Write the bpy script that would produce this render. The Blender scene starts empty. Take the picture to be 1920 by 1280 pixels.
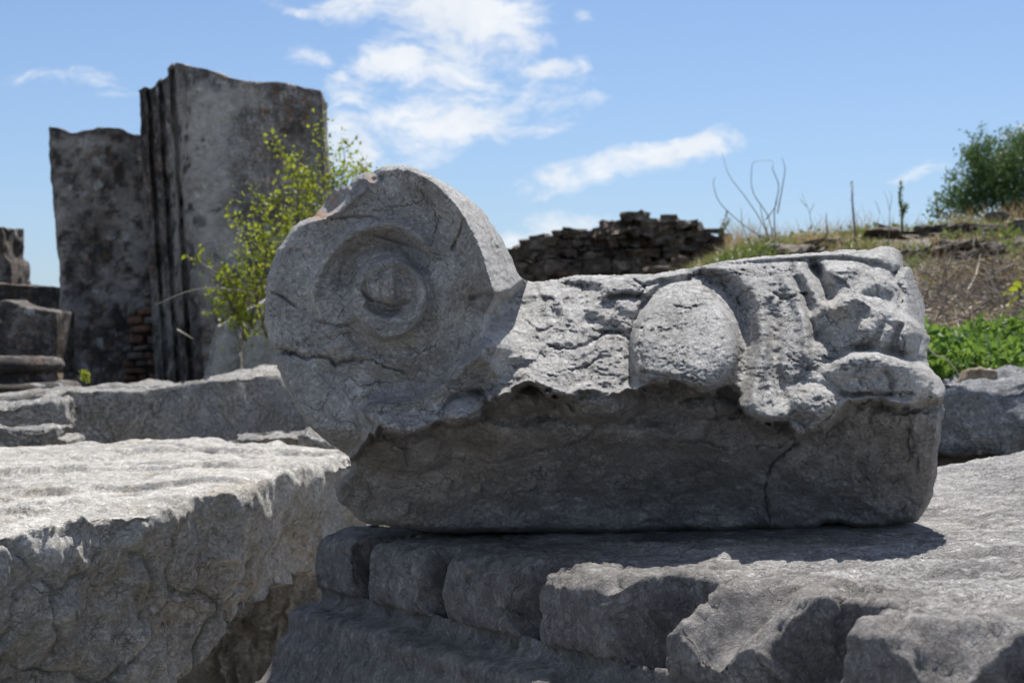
import bpy, math, random
import numpy as np

random.seed(7)
RNG = np.random.RandomState(11)
F = 2860.0                      # focal length in photo pixels (1920 wide)
SC = bpy.context.scene
COL = SC.collection

# ------------------------------------------------------------------ camera
cam_d = bpy.data.cameras.new('camera')
cam = bpy.data.objects.new('camera', cam_d)
COL.objects.link(cam)
cam.location = (0, 0, 0)
cam.rotation_euler = (math.radians(90), 0, 0)
cam_d.sensor_width = 23.5
cam_d.lens = 35.0
cam_d.clip_start = 0.05
cam_d.clip_end = 5000
cam_d.dof.use_dof = True
cam_d.dof.focus_distance = 1.84
cam_d.dof.aperture_fstop = 8.0
SC.camera = cam

# ------------------------------------------------------------------ sun and sky
SUN = np.array([0.14, 0.51, 0.85]); SUN /= np.linalg.norm(SUN)
sun_el = math.asin(SUN[2])
sun_az = math.atan2(SUN[0], SUN[1])          # from +Y towards +X
sd = bpy.data.lights.new('sun', 'SUN')
sd.energy = 5.0
sd.angle = math.radians(0.53)
sd.color = (1.0, 0.965, 0.91)
so = bpy.data.objects.new('sun', sd)
COL.objects.link(so)
from mathutils import Vector
so.rotation_euler = Vector(SUN).to_track_quat('Z', 'Y').to_euler()
so.location = (3, 2, 8)

SC.view_settings.view_transform = 'Standard'
SC.view_settings.look = 'None'
SC.view_settings.exposure = 0.42
SC.view_settings.gamma = 1.0
SC.view_settings.use_curve_mapping = False


class NT:
    """tiny node-tree helper"""
    def __init__(self, tree):
        self.t = tree
        tree.nodes.clear()

    def n(self, typ, **kw):
        nd = self.t.nodes.new(typ)
        for k, v in kw.items():
            setattr(nd, k, v)
        return nd

    def l(self, a, b):
        self.t.links.new(a, b)

    def inp(self, sock, v):
        if isinstance(v, bpy.types.NodeSocket):
            self.l(v, sock)
        else:
            sock.default_value = v

    def math(self, op, a, b=0.0, c=None, clamp=False):
        m = self.n('ShaderNodeMath', operation=op)
        m.use_clamp = clamp
        self.inp(m.inputs[0], a)
        self.inp(m.inputs[1], b)
        if c is not None:
            self.inp(m.inputs[2], c)
        return m.outputs[0]

    def vmath(self, op, a, b=(0, 0, 0)):
        m = self.n('ShaderNodeVectorMath', operation=op)
        self.inp(m.inputs[0], a)
        self.inp(m.inputs[1], b)
        return m.outputs['Value'] if op in ('LENGTH', 'DOT_PRODUCT') else m.outputs[0]

    def rng(self, v, a, b, c=0.0, d=1.0, smooth=False):
        m = self.n('ShaderNodeMapRange')
        m.interpolation_type = 'SMOOTHSTEP' if smooth else 'LINEAR'
        self.inp(m.inputs[0], v)
        self.inp(m.inputs[1], a); self.inp(m.inputs[2], b)
        self.inp(m.inputs[3], c); self.inp(m.inputs[4], d)
        return m.outputs[0]

    def noise(self, vec, scale, detail=4, rough=0.55, dist=0.0, lac=2.0):
        m = self.n('ShaderNodeTexNoise')
        self.inp(m.inputs['Vector'], vec)
        m.inputs['Scale'].default_value = scale
        m.inputs['Detail'].default_value = detail
        m.inputs['Roughness'].default_value = rough
        m.inputs['Distortion'].default_value = dist
        m.inputs['Lacunarity'].default_value = lac
        return m.outputs['Fac'], m.outputs['Color']

    def mix(self, fac, a, b, blend='MIX'):
        m = self.n('ShaderNodeMix', data_type='RGBA', blend_type=blend)
        self.inp(m.inputs[0], fac)
        self.inp(m.inputs[6], a if isinstance(a, bpy.types.NodeSocket) else (*a, 1))
        self.inp(m.inputs[7], b if isinstance(b, bpy.types.NodeSocket) else (*b, 1))
        return m.outputs[2]


def make_world():
    w = bpy.data.worlds.new('World')
    SC.world = w
    w.use_nodes = True
    g = NT(w.node_tree)
    out = g.n('ShaderNodeOutputWorld')
    bg = g.n('ShaderNodeBackground')
    bg.inputs['Strength'].default_value = 0.115
    sky = g.n('ShaderNodeTexSky')
    sky.sky_type = 'NISHITA'
    sky.sun_disc = False
    sky.sun_elevation = sun_el
    sky.sun_rotation = sun_az
    sky.air_density = 1.0
    sky.dust_density = 0.6
    sky.ozone_density = 2.0
    tc = g.n('ShaderNodeTexCoord')
    sep = g.n('ShaderNodeSeparateXYZ')
    g.l(tc.outputs['Generated'], sep.inputs[0])
    x, y, z = sep.outputs
    ay = g.math('MAXIMUM', y, 0.02)
    u = g.math('DIVIDE', x, ay)
    v = g.math('DIVIDE', z, ay)
    cmb = g.n('ShaderNodeCombineXYZ')
    g.l(u, cmb.inputs[0]); g.l(v, cmb.inputs[1])
    uv = cmb.outputs[0]
    # wisps: stretched noise, domain-warped
    _, wc = g.noise(uv, 9.0, 5, 0.6)
    warp = g.vmath('SUBTRACT', wc, (0.5, 0.5, 0.5))
    wsc = g.n('ShaderNodeVectorMath', operation='SCALE')
    g.l(warp, wsc.inputs[0]); wsc.inputs['Scale'].default_value = 0.050
    uvw = g.vmath('ADD', uv, wsc.outputs[0])
    # px, py, rx, ry, angle(deg), strength
    blobs = [(800, 10, 170, 48, -8, 1.0), (905, 45, 110, 50, 0, 1.05), (820, 125, 165, 36, -4, .95),
             (905, 95, 110, 60, 20, 1.0),
             (800, 250, 240, 55, 14, .95), (920, 200, 110, 40, 10, .85),
             (700, 275, 120, 45, 0, .9), (1030, 130, 45, 16, 5, .9), (580, 118, 42, 20, -6, .85),
             (622, 148, 22, 12, 0, .85), (1185, 315, 190, 26, 13, .92), (1100, 340, 110, 18, 8, .65),
             (150, 170, 100, 20, -8, .42), (190, 155, 60, 12, -5, .42), (560, 14, 70, 14, -20, .5),
             (1082, 30, 22, 12, 10, .7), (1085, 115, 20, 16, 0, .5), (990, 445, 120, 26, 8, .75),
             (1760, 312, 90, 14, 22, .5), (1650, 345, 70, 6, 8, .32), (1895, 262, 60, 12, 25, .45),
             (640, 215, 90, 70, 60, .4), (2300, 150, 300, 60, 8, .9), (-400, 220, 280, 60, -6, .8),
             (2700, 420, 260, 40, 4, .8), (-900, -100, 300, 90, 10, .8)]
    tot = None
    for (px, py, rx, ry, an, st) in blobs:
        a = math.radians(an)
        sub = g.vmath('SUBTRACT', uvw, ((px - 960) / F, (640 - py) / F, 0))
        rot = g.n('ShaderNodeVectorRotate', rotation_type='Z_AXIS')
        g.l(sub, rot.inputs['Vector']); rot.inputs['Angle'].default_value = -a
        sc_ = g.vmath('DIVIDE', rot.outputs[0], (1.12 * rx / F, 1.15 * ry / F, 1))
        d = g.vmath('LENGTH', sc_)
        f = g.rng(d, 0.15, 1.75, st, 0.0, True)
        tot = f if tot is None else g.math('MAXIMUM', tot, f)
    mp = g.n('ShaderNodeMapping')
    g.l(uvw, mp.inputs[0])
    mp.inputs['Rotation'].default_value = (0, 0, math.radians(-14))
    mp.inputs['Scale'].default_value = (1.0, 2.2, 1)
    n1, _ = g.noise(mp.outputs[0], 19.0, 9, 0.64, 0.35)
    nn = g.rng(n1, 0.32, 0.68, -0.62, 0.50)
    cov = g.math('ADD', tot, nn)
    cov = g.math('MULTIPLY', cov, g.rng(tot, 0.02, 0.22))
    cl = g.rng(cov, 0.10, 1.05, 0.0, 1.0, True)
    front = g.rng(y, 0.05, 0.15)
    cl = g.math('MULTIPLY', cl, front)
    # rest of the sky, out of view: clouds thickened to brighten the shade
    az = g.math('ADD', g.math('ABSOLUTE', z), 0.18)
    cmb2 = g.n('ShaderNodeCombineXYZ')
    g.l(g.math('DIVIDE', x, az), cmb2.inputs[0]); g.l(g.math('DIVIDE', y, az), cmb2.inputs[1])
    n2, _ = g.noise(cmb2.outputs[0], 1.3, 9, 0.6, 0.3)
    oth = g.rng(n2, 0.46, 0.62, 0.0, 0.85, True)
    aw = g.rng(g.vmath('LENGTH', uv), 0.55, 0.8)
    oth = g.math('MULTIPLY', oth, g.math('MAXIMUM', aw, g.math('SUBTRACT', 1.0, front)))
    cl = g.math('MAXIMUM', cl, oth)
    cl = g.math('MULTIPLY', cl, g.rng(z, -0.02, 0.02))
    n3, _ = g.noise(uvw, 22.0, 6, 0.6)
    ccol = g.mix(g.rng(n3, 0.35, 0.65), (5.3, 5.6, 6.0), (6.4, 6.5, 6.6))
    hs = g.n('ShaderNodeHueSaturation')
    hs.inputs['Saturation'].default_value = 1.0
    hs.inputs['Value'].default_value = 1.0
    g.l(sky.outputs[0], hs.inputs['Color'])
    skyc = g.mix(1.0, hs.outputs[0], (.52, .59, .70), 'MULTIPLY')
    # pale summer haze low in the sky
    hz = g.rng(z, 0.0, 0.30, 1.0, 0.0)
    skyc = g.mix(g.math('MULTIPLY', hz, 0.35), skyc, (2.9, 4.3, 6.6))
    colr = g.mix(g.math('MULTIPLY', cl, 0.90), skyc, ccol)
    g.l(colr, bg.inputs['Color'])
    g.l(bg.outputs[0], out.inputs[0])


make_world()

# ------------------------------------------------------------------ numpy noise
def _h(ix, iy, iz, s):
    n = (ix.astype(np.uint32) * np.uint32(374761393) + iy.astype(np.uint32) * np.uint32(668265263)
         + iz.astype(np.uint32) * np.uint32(2147483647 // 3) + np.uint32((s * 974634777) & 0xffffffff))
    n = (n ^ (n >> np.uint32(13))) * np.uint32(1274126177)
    n = n ^ (n >> np.uint32(16))
    n = (n * np.uint32(2246822519)) ^ (n >> np.uint32(15))
    return (n & np.uint32(0xffffff)).astype(np.float32) / np.float32(0xffffff)


def vnoise(P, seed=0):
    Pf = np.floor(P)
    f = (P - Pf).astype(np.float32)
    I = Pf.astype(np.int64)
    w = f * f * f * (f * (f * 6 - 15) + 10)
    res = 0
    for dx in (0, 1):
        wx = w[:, 0] if dx else 1 - w[:, 0]
        for dy in (0, 1):
            wy = w[:, 1] if dy else 1 - w[:, 1]
            for dz in (0, 1):
                wz = w[:, 2] if dz else 1 - w[:, 2]
                res = res + wx * wy * wz * _h(I[:, 0] + dx, I[:, 1] + dy, I[:, 2] + dz, seed)
    return res * 2 - 1


def fbm(P, oct=4, gain=0.5, seed=0, ridged=False):
    a, s, r = 1.0, 0.0, 0
    Q = np.array(P, dtype=np.float64)
    for o in range(oct):
        v = vnoise(Q + 17.3 * o, seed + o)
        if ridged:
            v = 1 - 2 * np.abs(v)
        r = r + a * v
        s += a
        a *= gain
        Q = Q * 2.03
    return r / s


def cells(P, seed=0, tilt=1.0):
    """returns chipped-facet height (~-1..1) and distance-to-border-ish F2-F1"""
    Pf = np.floor(P)
    I = Pf.astype(np.int64)
    f1 = np.full(len(P), 9.0); f2 = np.full(len(P), 9.0); fac = np.full(len(P), 9.0)
    for dx in (-1, 0, 1):
        for dy in (-1, 0, 1):
            for dz in (-1, 0, 1):
                X, Y, Z = I[:, 0] + dx, I[:, 1] + dy, I[:, 2] + dz
                c = np.stack([X + _h(X, Y, Z, seed), Y + _h(X, Y, Z, seed + 1), Z + _h(X, Y, Z, seed + 2)], 1)
                d = P - c
                d2 = (d * d).sum(1)
                t = (d[:, 0] * (_h(X, Y, Z, seed + 3) - .5) + d[:, 1] * (_h(X, Y, Z, seed + 4) - .5)
                     + d[:, 2] * (_h(X, Y, Z, seed + 5) - .5)) * 2 * tilt
                fac = np.minimum(fac, d2 * .9 + t + (_h(X, Y, Z, seed + 6) - .5) * .8)
                dd = np.sqrt(d2)
                new = dd < f1
                f2 = np.where(new, f1, np.minimum(f2, dd))
                f1 = np.where(new, dd, f1)
    return fac, f2 - f1


def sm(x, a, b):
    t = np.clip((x - a) / (b - a), 0, 1)
    return t * t * (3 - 2 * t)


def at(px, py, D):
    """a point of the place seen at photo pixel (px, py), D metres in front"""
    return np.array([(px - 960) / F * D, D, (640 - py) / F * D])


# ------------------------------------------------------------------ mesh helpers
def link(o, parent=None):
    COL.objects.link(o)
    if parent is not None:
        o.parent = parent
    return o


def tag(o, label=None, cat=None, group=None, kind=None):
    if label: o['label'] = label
    if cat: o['category'] = cat
    if group: o['group'] = group
    if kind: o['kind'] = kind
    return o


def mesh_data(name, V, Q, mat, smooth=True, attrs=None, origin=(0, 0, 0)):
    V = np.asarray(V, dtype=np.float64) - np.asarray(origin)
    Q = np.asarray(Q, dtype=np.int32)
    k = Q.shape[1]
    me = bpy.data.meshes.new(name)
    me.vertices.add(len(V))
    me.vertices.foreach_set('co', V.astype(np.float32).ravel())
    me.loops.add(Q.size)
    me.loops.foreach_set('vertex_index', Q.ravel())
    me.polygons.add(len(Q))
    me.polygons.foreach_set('loop_start', np.arange(0, Q.size, k, dtype=np.int32))
    me.polygons.foreach_set('loop_total', np.full(len(Q), k, dtype=np.int32))
    me.polygons.foreach_set('use_smooth', np.full(len(Q), smooth))
    if attrs:
        for an, av in attrs.items():
            A = me.attributes.new(an, 'FLOAT', 'POINT')
            A.data.foreach_set('value', np.asarray(av, dtype=np.float32))
    me.update(calc_edges=True)
    me.validate()
    if mat: me.materials.append(mat)
    return me


def build(name, V, Q, mat, parent=None, smooth=True, attrs=None, origin=(0, 0, 0)):
    me = mesh_data(name, V, Q, mat, smooth, attrs, origin)
    o = bpy.data.objects.new(name, me)
    o.location = origin if parent is None else (0, 0, 0)
    return link(o, parent)


def empty(name, loc=(0, 0, 0)):
    o = bpy.data.objects.new(name, None)
    o.location = loc
    o.empty_display_size = 0.1
    return link(o)


def subset(V, Q, mask, attrs=None):
    q = Q[mask]
    used = np.unique(q)
    mp = np.full(len(V), -1, dtype=np.int64)
    mp[used] = np.arange(len(used))
    return V[used], mp[q], (None if attrs is None else {k: v[used] for k, v in attrs.items()})


def vnormals(V, Q):
    a = V[Q[:, 2]] - V[Q[:, 0]]
    b = V[Q[:, 3]] - V[Q[:, 1]] if Q.shape[1] == 4 else V[Q[:, 1]] - V[Q[:, 0]]
    fn = np.cross(a, b)
    N = np.zeros_like(V)
    for k in range(Q.shape[1]):
        for c in range(3):
            N[:, c] += np.bincount(Q[:, k], fn[:, c], len(V))
    return N / np.maximum(np.linalg.norm(N, axis=1, keepdims=True), 1e-12)


def laplace(V, Q, it=2, lam=0.5):
    E = np.concatenate([np.stack([Q[:, i], Q[:, (i + 1) % Q.shape[1]]], 1) for i in range(Q.shape[1])])
    for _ in range(it):
        S = np.zeros_like(V)
        cnt = np.bincount(E[:, 0], minlength=len(V)) + np.bincount(E[:, 1], minlength=len(V))
        for c in range(3):
            S[:, c] = np.bincount(E[:, 0], V[E[:, 1], c], len(V)) + np.bincount(E[:, 1], V[E[:, 0], c], len(V))
        V = V * (1 - lam) + lam * S / cnt[:, None]
    return V


def cube_surface(nx, ny, nz):
    idx = np.full((nx + 1, ny + 1, nz + 1), -1, dtype=np.int64)
    m = np.zeros(idx.shape, bool)
    m[0] = m[-1] = True; m[:, 0] = m[:, -1] = True; m[:, :, 0] = m[:, :, -1] = True
    ids = np.argwhere(m)
    idx[m] = np.arange(len(ids))
    P = ids / np.array([nx, ny, nz], float)
    qs = []

    def grid(A, flip):
        q = np.stack([A[:-1, :-1], A[1:, :-1], A[1:, 1:], A[:-1, 1:]], -1).reshape(-1, 4)
        qs.append(q[:, ::-1] if flip else q)
    grid(idx[:, 0, :], False); grid(idx[:, -1, :], True)
    grid(idx[0, :, :], True); grid(idx[-1, :, :], False)
    grid(idx[:, :, 0], True); grid(idx[:, :, -1], False)
    return P, np.concatenate(qs)


def rockify(V, Q, big=.0, bs=.3, mid=.01, ms=.08, fine=.003, fs=.02, crack=0.0, cs=.2, seed=0,
            stretch=(1, 1, 1), strata=0.0):
    N = vnormals(V, Q)
    P = V * np.array(stretch)
    W = P + .25 * ms * np.stack([vnoise(P / ms + 3.1, seed + 90), vnoise(P / ms + 9.7, seed + 91),
                                 vnoise(P / ms + 5.5, seed + 92)], 1)
    off = np.zeros(len(V))
    if big:
        fac, _ = cells(W / bs, seed + 20)
        off += big * (fac - .25)
    if mid:
        fac, _ = cells(W / ms, seed + 40)
        off += mid * (.7 * (fac - .25) + .8 * fbm(P / ms, 4, .55, seed + 1))
    if fine:
        off += fine * fbm(P / fs, 4, .6, seed + 7, ridged=True)
    if crack:
        w2 = P + .35 * cs * np.stack([fbm(P / cs * 2, 3, .5, seed + 60), fbm(P / cs * 2 + 7, 3, .5, seed + 61),
                                      fbm(P / cs * 2 + 13, 3, .5, seed + 62)], 1)
        _, e = cells(w2 / cs, seed + 50)
        br = sm(fbm(P / cs, 2, .5, seed + 77), -.15, .25)
        off -= crack * np.exp(-(e / .05) ** 2) * br
    if strata:
        off += strata * fbm(P * np.array([.6, .6, 6.0]) / ms, 3, .5, seed + 5)
    return V + N * off[:, None]


def qblock(TL, TR, BR, BL, depth, back=(0, 1, 0), seg=.03, prof=None, frontfn=None, rnd=2, maxn=260, **rk):
    """block whose front face has four given corners and runs back by depth"""
    TL, TR, BR, BL = [np.asarray(p, float) for p in (TL, TR, BR, BL)]
    w = max(np.linalg.norm(TR - TL), np.linalg.norm(BR - BL))
    h = max(np.linalg.norm(TL - BL), np.linalg.norm(TR - BR))
    nx, ny, nz = [int(min(maxn, max(2, round(s / seg)))) for s in (w, depth, h)]
    P, Q = cube_surface(nx, ny, nz)
    a, b, c = P[:, 0:1], P[:, 1:2], P[:, 2:3]
    V = (TL * (1 - a) + TR * a) * c + (BL * (1 - a) + BR * a) * (1 - c) + b * depth * np.asarray(back, float)
    if prof is not None:
        V[:, 2] += (prof(a[:, 0], b[:, 0]) * c[:, 0])
    if frontfn is not None:
        V += frontfn(a[:, 0], b[:, 0], c[:, 0])
    V = laplace(V, Q, rnd)
    V = rockify(V, Q, **rk)
    return V, Q


def tube(points, radii, sides=5):
    pts = np.asarray(points, float)
    n = len(pts)
    radii = np.broadcast_to(radii, (n,))
    T = np.gradient(pts, axis=0)
    T /= np.maximum(np.linalg.norm(T, axis=1, keepdims=True), 1e-9)
    up = np.array([0.31, .87, .2]); up /= np.linalg.norm(up)
    A = np.cross(T, up); A /= np.maximum(np.linalg.norm(A, axis=1, keepdims=True), 1e-9)
    B = np.cross(T, A)
    an = np.arange(sides) / sides * 2 * np.pi
    V = (pts[:, None] + radii[:, None, None] * (np.cos(an)[None, :, None] * A[:, None] + np.sin(an)[None, :, None] * B[:, None])).reshape(-1, 3)
    Q = []
    for i in range(n - 1):
        for k in range(sides):
            Q.append((i * sides + k, i * sides + (k + 1) % sides, (i + 1) * sides + (k + 1) % sides, (i + 1) * sides + k))
    return V, np.array(Q)


def join(parts):
    Vs, Qs, o = [], [], 0
    for V, Q in parts:
        Vs.append(V); Qs.append(Q + o); o += len(V)
    return np.concatenate(Vs), np.concatenate(Qs)


def catmull(pts, n=8):
    p = np.asarray(pts, float)
    p = np.vstack([2 * p[0] - p[1], p, 2 * p[-1] - p[-2]])
    out = []
    for i in range(1, len(p) - 2):
        for t in np.linspace(0, 1, n, endpoint=False):
            a, b, c, d = p[i - 1], p[i], p[i + 1], p[i + 2]
            out.append(.5 * (2 * b + (c - a) * t + (2 * a - 5 * b + 4 * c - d) * t * t + (3 * b - a - 3 * c + d) * t ** 3))
    out.append(p[-2])
    return np.array(out)


# ------------------------------------------------------------------ materials
def stone_mat(name, base, dark, light, scale=1.0, warm=None, warm_amt=.4, spots=0.0, spot_col=(.5, .52, .5),
              spot_scale=18., orange=0.0, bump=1.0, streak=0.0, speck=.5, pale_attr=False, cracks=.5, patch=.5,
              crack_scale=9.0, squash=1.6, blotch=0.0, veins=.6):
    m = bpy.data.materials.new(name)
    m.use_nodes = True
    g = NT(m.node_tree)
    out = g.n('ShaderNodeOutputMaterial')
    bs = g.n('ShaderNodeBsdfPrincipled')
    bs.inputs['Roughness'].default_value = .88
    bs.inputs['Specular IOR Level'].default_value = .28
    g.l(bs.outputs[0], out.inputs[0])
    geo = g.n('ShaderNodeNewGeometry')
    P0 = geo.outputs['Position']
    mp = g.n('ShaderNodeMapping')
    g.l(P0, mp.inputs[0])
    mp.inputs['Scale'].default_value = (scale, scale, scale)
    P = mp.outputs[0]
    n1, c1 = g.noise(P, 3.2, 5, .65, .3)
    n2, _ = g.noise(P, 17, 6, .68, .2)
    n3, _ = g.noise(P, 95, 4, .8)
    col = g.mix(g.rng(n1, .5 - patch * .3, .5 + patch * .3, 0, 1, True), dark, base)
    col = g.mix(g.math('MULTIPLY', g.rng(n2, .48, .70, 0, 1, True), .75), col, light)
    if warm is not None:
        n4, _ = g.noise(g.vmath('ADD', P, (5, 3, 8)), 5.5, 6, .6, .5)
        col = g.mix(g.math('MULTIPLY', g.rng(n4, .50, .66, 0, 1, True), warm_amt), col, warm)
    if streak:
        ms = g.n('ShaderNodeMapping')
        g.l(P, ms.inputs[0]); ms.inputs['Scale'].default_value = (7, 7, .7)
        n5, _ = g.noise(ms.outputs[0], 1.4, 6, .6, .4)
        col = g.mix(g.math('MULTIPLY', g.rng(n5, .48, .64, 0, 1, True), streak), col, tuple(.55 * d for d in dark))
    # grain
    gr = g.rng(n3, .32, .68, 1 - .75 * speck, 1 + .6 * speck)
    gv = g.n('ShaderNodeVectorMath', operation='SCALE')
    g.l(col, gv.inputs[0]); g.l(gr, gv.inputs['Scale'])
    col = gv.outputs[0]
    # black pits / dirt specks
    n6, _ = g.noise(P, 60, 5, .75)
    n7, _ = g.noise(g.vmath('ADD', P, (2, 9, 1)), 6, 4, .6)
    pit = g.math('MULTIPLY', g.rng(n6, .585, .66, 0, 1), g.rng(n7, .42, .62, 0.1, 1))
    col = g.mix(g.math('MULTIPLY', pit, speck, clamp=True), col, tuple(.30 * d for d in dark))
    if orange:
        no, _ = g.noise(g.vmath('ADD', P, (1, 1, 4)), 34, 6, .7)
        nm, _ = g.noise(g.vmath('ADD', P, (7, 2, 4)), 2.2, 4, .6)
        om = g.math('MULTIPLY', g.rng(no, .52, .60, 0, 1), g.rng(nm, .40, .54, 0, 1))
        col = g.mix(g.math('MULTIPLY', om, orange), col, (.30, .14, .045))
    if spots:
        vo = g.n('ShaderNodeTexVoronoi')
        dv, dc = g.noise(P, spot_scale * 2.2, 4, .6)
        dsc = g.n('ShaderNodeVectorMath', operation='SCALE')
        g.l(dc, dsc.inputs[0]); dsc.inputs['Scale'].default_value = .9 / spot_scale
        g.l(g.vmath('ADD', P, dsc.outputs[0]), vo.inputs['Vector'])
        vo.inputs['Scale'].default_value = spot_scale
        hs = g.n('ShaderNodeSeparateColor')
        g.l(vo.outputs['Color'], hs.inputs[0])
        rad = g.rng(hs.outputs[0], .45, 1.0, 0.0, .42)
        sp = g.rng(g.math('SUBTRACT', rad, vo.outputs['Distance']), 0.0, .08, 0, 1)
        nm2, _ = g.noise(g.vmath('ADD', P, (3, 8, 2)), 3.0, 4, .6)
        sp = g.math('MULTIPLY', sp, g.rng(nm2, .40, .54, 0.0, 1))
        sp = g.math('MULTIPLY', sp, g.rng(n6, .35, .6, .4, 1))
        col = g.mix(g.math('MULTIPLY', sp, spots), col, spot_col)
    # hairline cracks
    wn, wcol = g.noise(P, 8, 5, .6)
    ws = g.n('ShaderNodeVectorMath', operation='SCALE')
    g.l(wcol, ws.inputs[0]); ws.inputs['Scale'].default_value = .16
    cm = g.n('ShaderNodeMapping')
    g.l(g.vmath('ADD', P, ws.outputs[0]), cm.inputs[0]); cm.inputs['Scale'].default_value = (1, 1, squash)
    vc = g.n('ShaderNodeTexVoronoi', feature='DISTANCE_TO_EDGE')
    g.l(cm.outputs[0], vc.inputs['Vector']); vc.inputs['Scale'].default_value = crack_scale
    ck = g.rng(vc.outputs['Distance'], 0.0, .018, 1, 0)
    nck, _ = g.noise(g.vmath('ADD', P, (4, 4, 2)), 7, 3, .6)
    ck = g.math('MULTIPLY', ck, g.rng(nck, .47, .6, 0, 1))
    col = g.mix(g.math('MULTIPLY', ck, cracks), col, tuple(.25 * d for d in dark))
    if blotch:
        nb, _ = g.noise(g.vmath('ADD', P, (9, 3, 6)), 13, 6, .72, .2)
        col = g.mix(g.math('MULTIPLY', g.rng(nb, .47, .56, 0, 1), blotch), col, tuple(.55 * d for d in dark))
    nv1, _ = g.noise(cm.outputs[0], 15, 5, .62, .3)
    nv2, _ = g.noise(g.vmath('ADD', cm.outputs[0], (3, 1, 2)), 38, 4, .6, .2)
    nvm, _ = g.noise(g.vmath('ADD', P, (1, 6, 3)), 5, 3, .6)
    v1 = g.rng(g.math('ABSOLUTE', g.math('SUBTRACT', nv1, .5)), 0, .010, 1, 0)
    v2 = g.rng(g.math('ABSOLUTE', g.math('SUBTRACT', nv2, .5)), 0, .020, 1, 0)
    vv = g.math('MAXIMUM', g.math('MULTIPLY', v1, g.rng(nvm, .46, .56, 0, 1)), g.math('MULTIPLY', v2, g.rng(nvm, .54, .44, 0, .7)))
    col = g.mix(g.math('MULTIPLY', vv, veins), col, tuple(.22 * d for d in dark))
    if pale_attr:
        at1 = g.n('ShaderNodeAttribute'); at1.attribute_name = 'pale'
        nn, _ = g.noise(P, 30, 5, .6)
        pf = g.math('MULTIPLY', at1.outputs['Fac'], g.rng(nn, .25, .6, .35, 1))
        col = g.mix(pf, col, (.62, .58, .52))
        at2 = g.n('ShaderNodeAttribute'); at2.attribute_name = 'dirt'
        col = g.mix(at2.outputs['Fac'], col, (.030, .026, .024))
        at3 = g.n('ShaderNodeAttribute'); at3.attribute_name = 'patina_shade'
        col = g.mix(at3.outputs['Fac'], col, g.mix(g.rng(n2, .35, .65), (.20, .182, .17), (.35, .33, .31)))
        at4 = g.n('ShaderNodeAttribute'); at4.attribute_name = 'rose'
        col = g.mix(at4.outputs['Fac'], col, (.52, .30, .19))
    g.l(col, bs.inputs['Base Color'])
    # fine relief
    b1 = g.n('ShaderNodeBump')
    b1.inputs['Strength'].default_value = min(1.0, .85 * bump)
    b1.inputs['Distance'].default_value = .016 * bump / scale
    hmix = g.math('ADD', g.math('MULTIPLY', n2, .55), g.math('MULTIPLY', n3, .42))
    nr, _ = g.noise(cm.outputs[0], 42, 4, .7, .15)
    rid = g.math('ABSOLUTE', g.math('SUBTRACT', nr, .5))
    hmix = g.math('ADD', hmix, g.math('MULTIPLY', g.rng(rid, 0, .05, -1, 0), .13))
    hmix = g.math('SUBTRACT', hmix, g.math('MULTIPLY', ck, .5))
    hmix = g.math('SUBTRACT', hmix, g.math('MULTIPLY', pit, .12))
    hmix = g.math('SUBTRACT', hmix, g.math('MULTIPLY', vv, .22))
    g.l(hmix, b1.inputs['Height'])
    g.l(b1.outputs[0], bs.inputs['Normal'])
    return m


M_CAP = stone_mat('pale_marble', (.55, .535, .515), (.41, .40, .385), (.68, .665, .64), scale=2.2, speck=.4,
                  pale_attr=True, bump=1.0, cracks=.85, spots=.35, spot_col=(.42, .44, .43), spot_scale=26,
                  crack_scale=7)
M_COR = stone_mat('weathered_marble', (.50, .48, .46), (.19, .182, .175), (.70, .675, .65), scale=2.2, speck=.65,
                  bump=1.15, cracks=.5, spots=.4, spot_col=(.5, .52, .51), spot_scale=13, squash=1.0, patch=.7, pale_attr=True)
M_SLAB = stone_mat('warm_limestone', (.64, .61, .56), (.47, .45, .41), (.80, .77, .72), scale=1.5,
                   warm=(.42, .34, .22), warm_amt=.35, speck=.45, bump=1.0, cracks=.7, squash=2.2)
M_SLAB2 = stone_mat('grey_limestone', (.52, .50, .47), (.33, .32, .30), (.68, .66, .61), scale=1.1,
                    warm=(.36, .27, .15), warm_amt=.3, speck=.6, bump=1.2, cracks=.6)
M_RB = stone_mat('blue_grey_limestone', (.42, .425, .44), (.28, .285, .29), (.60, .60, .60), scale=1.1,
                 speck=.6, bump=1.2, cracks=.6)
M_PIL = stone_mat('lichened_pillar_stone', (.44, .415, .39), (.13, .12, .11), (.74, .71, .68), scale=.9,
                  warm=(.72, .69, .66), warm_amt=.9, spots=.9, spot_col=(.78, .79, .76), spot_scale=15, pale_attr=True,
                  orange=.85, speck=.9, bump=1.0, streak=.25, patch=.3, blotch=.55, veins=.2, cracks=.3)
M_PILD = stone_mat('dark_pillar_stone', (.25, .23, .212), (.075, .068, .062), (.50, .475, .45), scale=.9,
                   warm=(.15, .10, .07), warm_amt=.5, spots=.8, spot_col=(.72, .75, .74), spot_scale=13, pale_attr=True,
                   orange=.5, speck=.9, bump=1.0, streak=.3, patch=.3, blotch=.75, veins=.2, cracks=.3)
M_BRICK = stone_mat('old_brick', (.24, .13, .085), (.11, .075, .055), (.36, .25, .18), scale=1, speck=.6, bump=.7, cracks=.2)
M_MORT = stone_mat('mortar_rubble', (.30, .26, .21), (.14, .12, .10), (.42, .38, .32), scale=1, speck=.8, cracks=.3)
M_WALL = stone_mat('dark_rubble', (.24, .20, .155), (.07, .06, .05), (.46, .40, .33), scale=.6,
                   warm=(.24, .15, .09), warm_amt=.4, speck=.7, cracks=.2, patch=.8)
M_ROCK = stone_mat('hill_rock', (.26, .225, .18), (.13, .115, .095), (.38, .34, .29), scale=.6, speck=.6, cracks=.4)
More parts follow.
